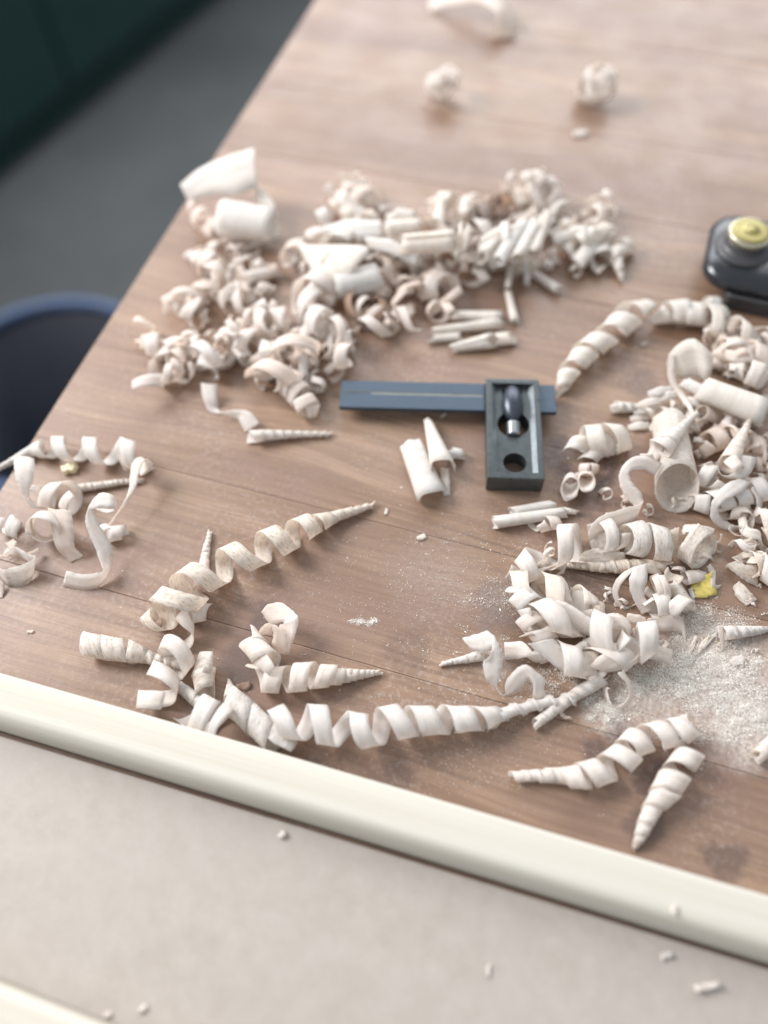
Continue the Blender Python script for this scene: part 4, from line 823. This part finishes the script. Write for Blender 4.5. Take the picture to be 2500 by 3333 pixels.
ribbon('F', [(880, 430, 20, 900, 500, 15), (960, 380, 22, 985, 470, 17), (1040, 370, 22, 1060, 440, 18)], 'folded white flake behind the slanting rolls', name='flat_shaving', mat='white', group=G5)
ribbon('F', [(1190, 420, 14, 1200, 465, 11), (1300, 385, 15, 1310, 430, 12), (1400, 380, 13, 1420, 430, 10)], 'flat white flake over the right end of the far heap', name='flat_shaving', mat='white', group=G5)
# lone curls at the back
ribbon('D', [(925, 5, 2, 930, 25, .3), (960, -20, 9, 985, 10, 9), (1020, -25, 14, 1035, 5, 14), (1075, -8, 14, 1075, 30, 14), (1105, 20, 11, 1070, 50, 11), (1120, 60, 5, 1065, 72, 5), (1110, 80, .4, 1060, 82, .4)], 'blurred arched ribbon at the far top edge of the picture', mat='pale')
def ball(f, x, y, r, label, n, mat, seed, lift=0):
    """one long shaving crumpled into a loose ball"""
    rr_ = random.Random(seed); c = at(f, x, y, r + lift); pts = []; d0 = rr_.random() * 6
    for i in range(n):
        t = i / n * math.pi * 2 * (n / 7) + d0
        ph = rr_.uniform(-.9, .9); q = r * rr_.uniform(.62, .9)
        pts.append(c + np.array([q * math.cos(t) * math.cos(ph), q * math.sin(t) * math.cos(ph), q * math.sin(ph)]))
    q = np.linspace(0, n - 1, n * 12); A = np.stack([smooth(np.interp(q, np.arange(n), np.array(pts)[:, i]), 13) for i in range(3)], 1)
    T = unit(np.gradient(A, axis=0)); rad = unit(A - c); wd = unit(np.cross(T, rad)); W = r * .62
    v = np.linspace(-.5, .5, 4); G = A[:, None] + wd[:, None] * (v * W)[None, :, None]
    return tag(skin('crumpled_shaving', G, mat, rest=True), label, 'shaving')
ball('D', 955, 166, 14, 'blurred crumpled curl at the back left of the bench', 10, 'pale', 5)
ball('D', 1295, 162, 16, 'blurred crumpled ball at the back right of the bench', 14, 'pale', 8)
chip('D', 1252, 292, 8, 5, 1.2, .2, 'blurred pale chip alone behind the far heap', mat='pale')

# ------------------------------------------------------------------ heaps of small curls
def inside(poly, x, y):
    r = False; j = len(poly) - 1
    for i in range(len(poly)):
        (xi, yi), (xj, yj) = poly[i], poly[j]
        if (yi > y) != (yj > y) and x < (xj - xi) * (y - yi) / (yj - yi) + xi: r = not r
        j = i
    return r
def small_curl(rg, pos, size, mat, label, group, kind):
    az = rg.uniform(0, 6.28); el = rg.uniform(-.45, .45)
    T = np.array([math.cos(az) * math.cos(el), math.sin(az) * math.cos(el), math.sin(el)])
    if kind == 'roll':
        L = size * rg.uniform(2.2, 4.0); r = size * rg.uniform(.30, .5)
        c = pos + np.array([0, 0, r]); G = scroll_grid(c - T * L / 2, c + T * L / 2, r, r * rg.uniform(.6, 1.3), rg.uniform(1.1, 1.8), rg.uniform(0, 6), .1, 0, .8, 5)
        nm = 'rolled_shaving'
    else:
        R_ = size * rg.uniform(.55, 1.2); tu = rg.uniform(.6, 1.8); L = tu * size * rg.uniform(1.2, 2.4)
        c = pos + np.array([0, 0, R_ * .8]); bend = np.cross(T, [0, 0, 1]) * L * rg.uniform(-.35, .35)
        k = [c - T * L / 2, c + bend, c + T * L / 2]
        s0 = rg.uniform(0, 1); sg = rg.choice((-1, 1))
        w = size * rg.uniform(.55, 1.0)
        G = coil_grid(k, [R_ * rg.uniform(.5, 1), R_, R_ * rg.uniform(.5, 1)], [s0, s0 + sg * tu / 2, s0 + sg * tu], [w, w, w * rg.uniform(.5, 1)], wob=.14)
        nm = 'curl_shaving'
    lo = G[..., 2].min()
    if lo < .1: G[..., 2] += .1 - lo
    o = skin(nm, G, mat, rest=False); return tag(o, label, 'shaving' if label else None, group)
ORD = ['first', 'second', 'third', 'fourth', 'fifth', 'sixth', 'seventh', 'eighth', 'ninth', 'tenth', 'eleventh', 'twelfth', 'thirteenth', 'fourteenth', 'fifteenth', 'sixteenth', 'seventeenth', 'eighteenth', 'nineteenth', 'twentieth', 'twenty-first', 'twenty-second', 'twenty-third', 'twenty-fourth', 'twenty-fifth', 'twenty-sixth']
HUE = {'pink': 'pinkish', 'pale': 'pale', 'white': 'white', 'brown': 'brown', 'fleck': 'flecked'}
FILL = []
def heap(polyD, n, sizes, hmax, mats, place, seed, rollp=.2, fill=0, scale=1.0):
    rg = random.Random(seed); xs = [p[0] for p in polyD]; ys_ = [p[1] for p in polyD]; spots = []
    cx, cy = sum(xs) / len(xs), sum(ys_) / len(ys_)
    while len(spots) < n + fill:
        x, y = rg.uniform(min(xs), max(xs)), rg.uniform(min(ys_), max(ys_))
        if not inside(polyD, x, y): continue
        e = min(1, math.hypot((x - cx) / (max(xs) - min(xs)) * 2, (y - cy) / (max(ys_) - min(ys_)) * 2))
        spots.append((x, y, rg.random() ** 1.4 * hmax * (1 - .85 * e), len(spots) < n))
    for k, (x, y, z, own) in enumerate(sorted([s for s in spots if s[3]])):
        mt = rg.choice(mats); kd = 'roll' if rg.random() < rollp else 'curl'
        small_curl(rg, at('D', x, y, z), rg.uniform(*sizes) * scale, mt, '%s %s, %s from the left %s' % (HUE[mt], kd, ORD[k], place), 'curls ' + place, kd)
    for (x, y, z, own) in spots:
        if not own and rg.random() < .9: FILL.append((x, y, z * .7, rg.uniform(*sizes) * rg.uniform(.35, .7) * scale, rg.choice(mats)))
heap([(410, 540), (520, 520), (600, 600), (560, 660), (430, 640)], 13, (3.2, 5.2), 9.1, ['pink', 'pale'], 'at the far left of the far heap', 1, .15, 23, 1.75)
heap([(320, 660), (430, 640), (520, 740), (480, 840), (390, 820), (310, 780)], 11, (3.2, 5.4), 7.8, ['pink', 'pale'], 'at the near left of the far heap', 2, .2, 17, 1.75)
heap([(520, 640), (700, 640), (770, 760), (740, 840), (600, 850), (500, 780)], 24, (3.2, 5.6), 15.6, ['pink', 'pink', 'pale'], 'in the near lobe of the far heap', 3, .12, 44, 1.75)
heap([(640, 540), (700, 480), (830, 440), (900, 560), (800, 640), (680, 640)], 16, (3.2, 5.4), 11.7, ['white', 'pink', 'pale'], 'in the left middle of the far heap', 4, .3, 30, 1.75)
heap([(900, 470), (1090, 420), (1180, 480), (1100, 600), (960, 620)], 17, (3.0, 5.2), 11.7, ['white', 'pale', 'pink'], 'in the middle of the far heap', 5, .3, 27, 1.75)
heap([(1110, 400), (1200, 370), (1180, 460), (1120, 470)], 7, (3.4, 5.2), 13.0, ['pink', 'pale'], 'at the back peak of the far heap', 6, 0, 10, 1.75)
heap([(1170, 470), (1310, 440), (1330, 540), (1220, 610), (1130, 600)], 13, (2.8, 4.8), 7.8, ['white', 'pale'], 'at the right end of the far heap', 7, .3, 17, 1.75)
heap([(780, 610), (960, 600), (970, 680), (850, 740), (770, 720)], 15, (2.6, 4.4), 6.5, ['pink', 'pink', 'pink', 'brown'], 'in the front hollow of the far heap', 8, .1, 20, 1.75)  # the few brown curls paint shade into the hollow
heap([(700, 430), (770, 415), (820, 440), (740, 470)], 5, (3.2, 4.6), 11.7, ['pale'], 'on the back left rim of the far heap', 9, 0, 5, 1.75)
heap([(1030, 450), (1110, 450), (1110, 500), (1040, 500)], 4, (3.6, 5.0), 14.3, ['brown'], 'in the painted shadow near the top of the far heap', 10, 0, 0, 1.75)  # brown colour stands in for deep shadow inside the heap
heap([(1520, 720), (1659, 740), (1680, 860), (1600, 830), (1540, 790)], 10, (3.2, 5.6), 11.0, ['pale', 'pink', 'white'], 'at the back of the right heap', 11, .15, 23, 1.4)
heap([(1510, 900), (1600, 880), (1690, 960), (1690, 1060), (1580, 1010)], 10, (2.6, 4.8), 5.5, ['pink', 'pale'], 'under the thick white roll', 12, .2, 17, 1.4)
heap([(1580, 1060), (1690, 1050), (1690, 1200), (1600, 1190), (1560, 1120)], 9, (2.4, 4.4), 4.4, ['pale', 'pink', 'fleck'], 'at the right frame edge in the heap', 13, .2, 13, 1.4)
heap([(1590, 1190), (1659, 1140), (1690, 1240), (1620, 1250)], 5, (3.0, 4.6), 3.3, ['fleck', 'pale'], 'beside the flecked flakes', 14, .2, 5, 1.4)
heap([(1480, 1060), (1560, 1050), (1560, 1100), (1500, 1110)], 0, (2.0, 3.0), 2.2, ['pink', 'pale'], 'inside the big open ring', 15, 0, 5, 1.0)
heap([(1400, 900), (1480, 850), (1560, 960), (1480, 1010)], 7, (3.0, 4.6), 3, ['pale', 'white'], 'around the large cone roll', 19, .1, 3, 1.0)
heap([(1250, 1080), (1500, 1040), (1560, 1200), (1400, 1260), (1150, 1230)], 0, (3.0, 5.0), 2, ['pale', 'pink', 'fleck'], 'between the loops', 21, .1, 26, 1.0)
heap([(1140, 1290), (1320, 1280), (1450, 1390), (1340, 1450), (1190, 1420)], 0, (3.0, 5.0), 2, ['pale', 'pale', 'pink'], 'between the loops', 22, .1, 20, 1.0)
heap([(1400, 800), (1500, 760), (1659, 860), (1659, 1060), (1500, 1040)], 0, (3.0, 5.5), 4, ['pale', 'pale', 'pink'], 'between the loops', 23, .1, 34, 1.0)
heap([(1470, 1190), (1560, 1170), (1580, 1230), (1500, 1240)], 0, (1.2, 2.2), 2.2, ['pale', 'fleck'], 'around the yellow scrap', 16, 0, 7, 1.0)
heap([(1500, 1330), (1640, 1240), (1659, 1400), (1560, 1420)], 0, (.8, 1.7), 0.7, ['pale'], 'on the sawdust', 17, 0, 12, 1.0)

# the uncountable small stuff between them, one mass
def fill_mass():
    rg = random.Random(99); parts = {}
    me_all = []
    for (x, y, z, s, mt) in FILL:
        o = small_curl(rg, at('D', x, y, z), s, mt, None, None, 'curl'); me_all.append(o)
    slots = []; bm = bmesh.new()
    for o in me_all:
        mt = o.data.materials[0]
        if mt not in slots: slots.append(mt)
        n0 = len(bm.faces); nv = len(bm.verts)
        bm.from_mesh(o.data); bm.verts.ensure_lookup_table(); bm.faces.ensure_lookup_table()
        for v in bm.verts[nv:]: v.co += o.location
        for f in bm.faces[n0:]: f.material_index = slots.index(mt)
        me_ = o.data; bpy.data.objects.remove(o); bpy.data.meshes.remove(me_)
    me = bpy.data.meshes.new('fine_shavings'); bm.to_mesh(me); bm.free()
    for s in slots: me.materials.append(s)
    o = bpy.data.objects.new('fine_shavings', me); COL.objects.link(o)
    tag(o, 'fine crushed curls filling the hollows of the shaving heaps', 'shavings', kind='stuff')
fill_mass()

# ------------------------------------------------------------------ stray chips
for (x, y, L, W, T_, a, z, lb) in [(910, 1161, 3.6, 2.2, .6, .3, 0, 'small pale chip alone in the middle of the bare bench'), (834, 1106, 2.6, 1.5, .5, 1.4, 0, 'small chip by the tip of the flecked spiral'),
                                   (957, 899, 3, 1.2, .4, .6, 0, 'pale chip below the blade of the square'), (985, 985, 2.2, 1.4, .5, .8, 0, 'tiny chip right of the cone rolls'),
                                   (1390, 745, 3.2, 2, .6, .2, 0, 'blurred chip inside the bend of the far spiral'), (66, 1365, 2.4, 1.2, .4, .1, 0, 'tiny chip at the left above the batten'),
                                   (610, 1803, 2.4, 2.0, 1.2, .8, MDF_T, 'blurred round crumb on the fibreboard below the batten'), (1524, 2130, 7.0, 2.2, 1.3, .12, MDF_T, 'blurred oblong chip on the fibreboard at lower right'),
                                   (1438, 2064, 3.4, 1.8, .8, .2, MDF_T, 'blurred flat crumb on the fibreboard near the oblong chip'), (1455, 1965, 2.6, 1.6, .8, 1.2, BT + .1, 'white crumb lying on the batten at right'),
                                   (1055, 2095, 3.0, 1.2, .5, 1.3, MDF_T, 'faint crumb in the middle of the fibreboard'), (310, 2178, 2.4, 1.6, .8, .4, MDF_T, 'faint crumb beside the strip at the bottom left'),
                                   (234, 2192, 2.0, 1.4, .7, .4, MDF_T, 'faint crumb touching the strip at the bottom left'), (1240, 1140, 3, 1.2, .3, .4, 0, 'thin pale flake in front of the straight rolls')]:
    chip('D', x, y, L, W, T_, a, lb, z=z, mat='pale', group=None, name='wood_chip')

# ------------------------------------------------------------------ sawdust: one mass of real grains
def sawdust():
    r = np.random.default_rng(5); C = []
    # x, y, sx, sy (photo plan), sub-clusters, grains in each, cluster spread, height
    blobs = [(2350, 2190, 110, 60, 150, 34, 13, 1.3), (2230, 2150, 70, 60, 70, 30, 12, 1.0), (2440, 2330, 60, 50, 70, 34, 13, 1.2), (2130, 2240, 90, 40, 70, 26, 12, .7), (1975, 2310, 45, 28, 36, 30, 11, .8),
             (2400, 2040, 80, 50, 40, 14, 14, .5), (2300, 2390, 120, 40, 60, 12, 16, .4), (2260, 2020, 60, 40, 40, 20, 12, .6), (1600, 1960, 70, 45, 30, 6, 14, .3), (1700, 1930, 70, 50, 24, 5, 14, .3), (1620, 2130, 60, 40, 26, 7, 10, .4), (1540, 2100, 40, 30, 16, 7, 10, .4), (1800, 2230, 90, 40, 50, 12, 12, .3),
             (1180, 2024, 26, 4, 16, 14, 6, .4), (1420, 1860, 160, 70, 110, 5, 16, .1), (1300, 1900, 200, 120, 120, 3, 20, .1), (1500, 1700, 260, 90, 130, 3, 22, .1), (1250, 2150, 260, 120, 90, 3, 20, .1), (1380, 2540, 200, 50, 70, 4, 18, .1), (1850, 2480, 300, 80, 110, 3, 20, .1), (1000, 1700, 320, 160, 60, 3, 22, .1), (2200, 1750, 260, 140, 80, 3, 18, .1), (500, 2050, 250, 130, 40, 2, 20, .1), (1550, 2300, 250, 80, 70, 4, 18, .1), (1880, 2560, 12, 10, 6, 12, 6, .3), (2050, 1950, 120, 60, 50, 5, 14, .2)]
    for (x, y, sx, sy, nc, ng, sp, hz) in blobs:
        ng = int(ng * (4.0 if hz > .25 else 1.5))
        cx = r.normal(x, sx, nc); cy = r.normal(y, sy, nc)
        for a, b in zip(cx, cy):
            n = max(1, int(ng * r.exponential(1)))
            n = min(n, ng * 3)
            px = r.normal(a, sp, n); py = r.normal(b, sp * .7, n)
            d = np.exp(-((px - x) / sx) ** 2 / 2 - ((py - y) / sy) ** 2 / 2)
            for u, v, w in zip(px, py, d): C.append((u, v, abs(r.normal(0, 1)) * hz * w))
    verts = np.zeros((len(C) * 4, 3)); faces = []
    for i, (u, v, z) in enumerate(C):
        if (BI @ Vector(P(u, v, 0))).x < 1: v += 60
        c = P(u, v, z + .1); L = r.gamma(2.0, .10) + .08; th = r.uniform(0, 6.28); e = np.array([math.cos(th), math.sin(th), r.normal(0, .25)]) * L / 2
        s = np.array([-math.sin(th), math.cos(th), 0]) * L * r.uniform(.15, .4); k = L * r.uniform(.12, .3)
        verts[i * 4:i * 4 + 4] = (c - e, c + e * .8 + s, c + e - s * .6, c + np.array([0, 0, k]) + s * r.normal(0, .5))
        q = i * 4; faces += [(q, q + 1, q + 2), (q, q + 3, q + 1), (q + 1, q + 3, q + 2), (q, q + 2, q + 3)]
    verts[:, 2] = np.maximum(verts[:, 2], .03)
    print('sawdust grains', len(C))
    o = mesh_obj('sawdust', verts, faces, 'dust', smooth_=False)
    tag(o, 'fine white sawdust scattered over the bench and heaped at the right', 'sawdust', kind='stuff')
sawdust()
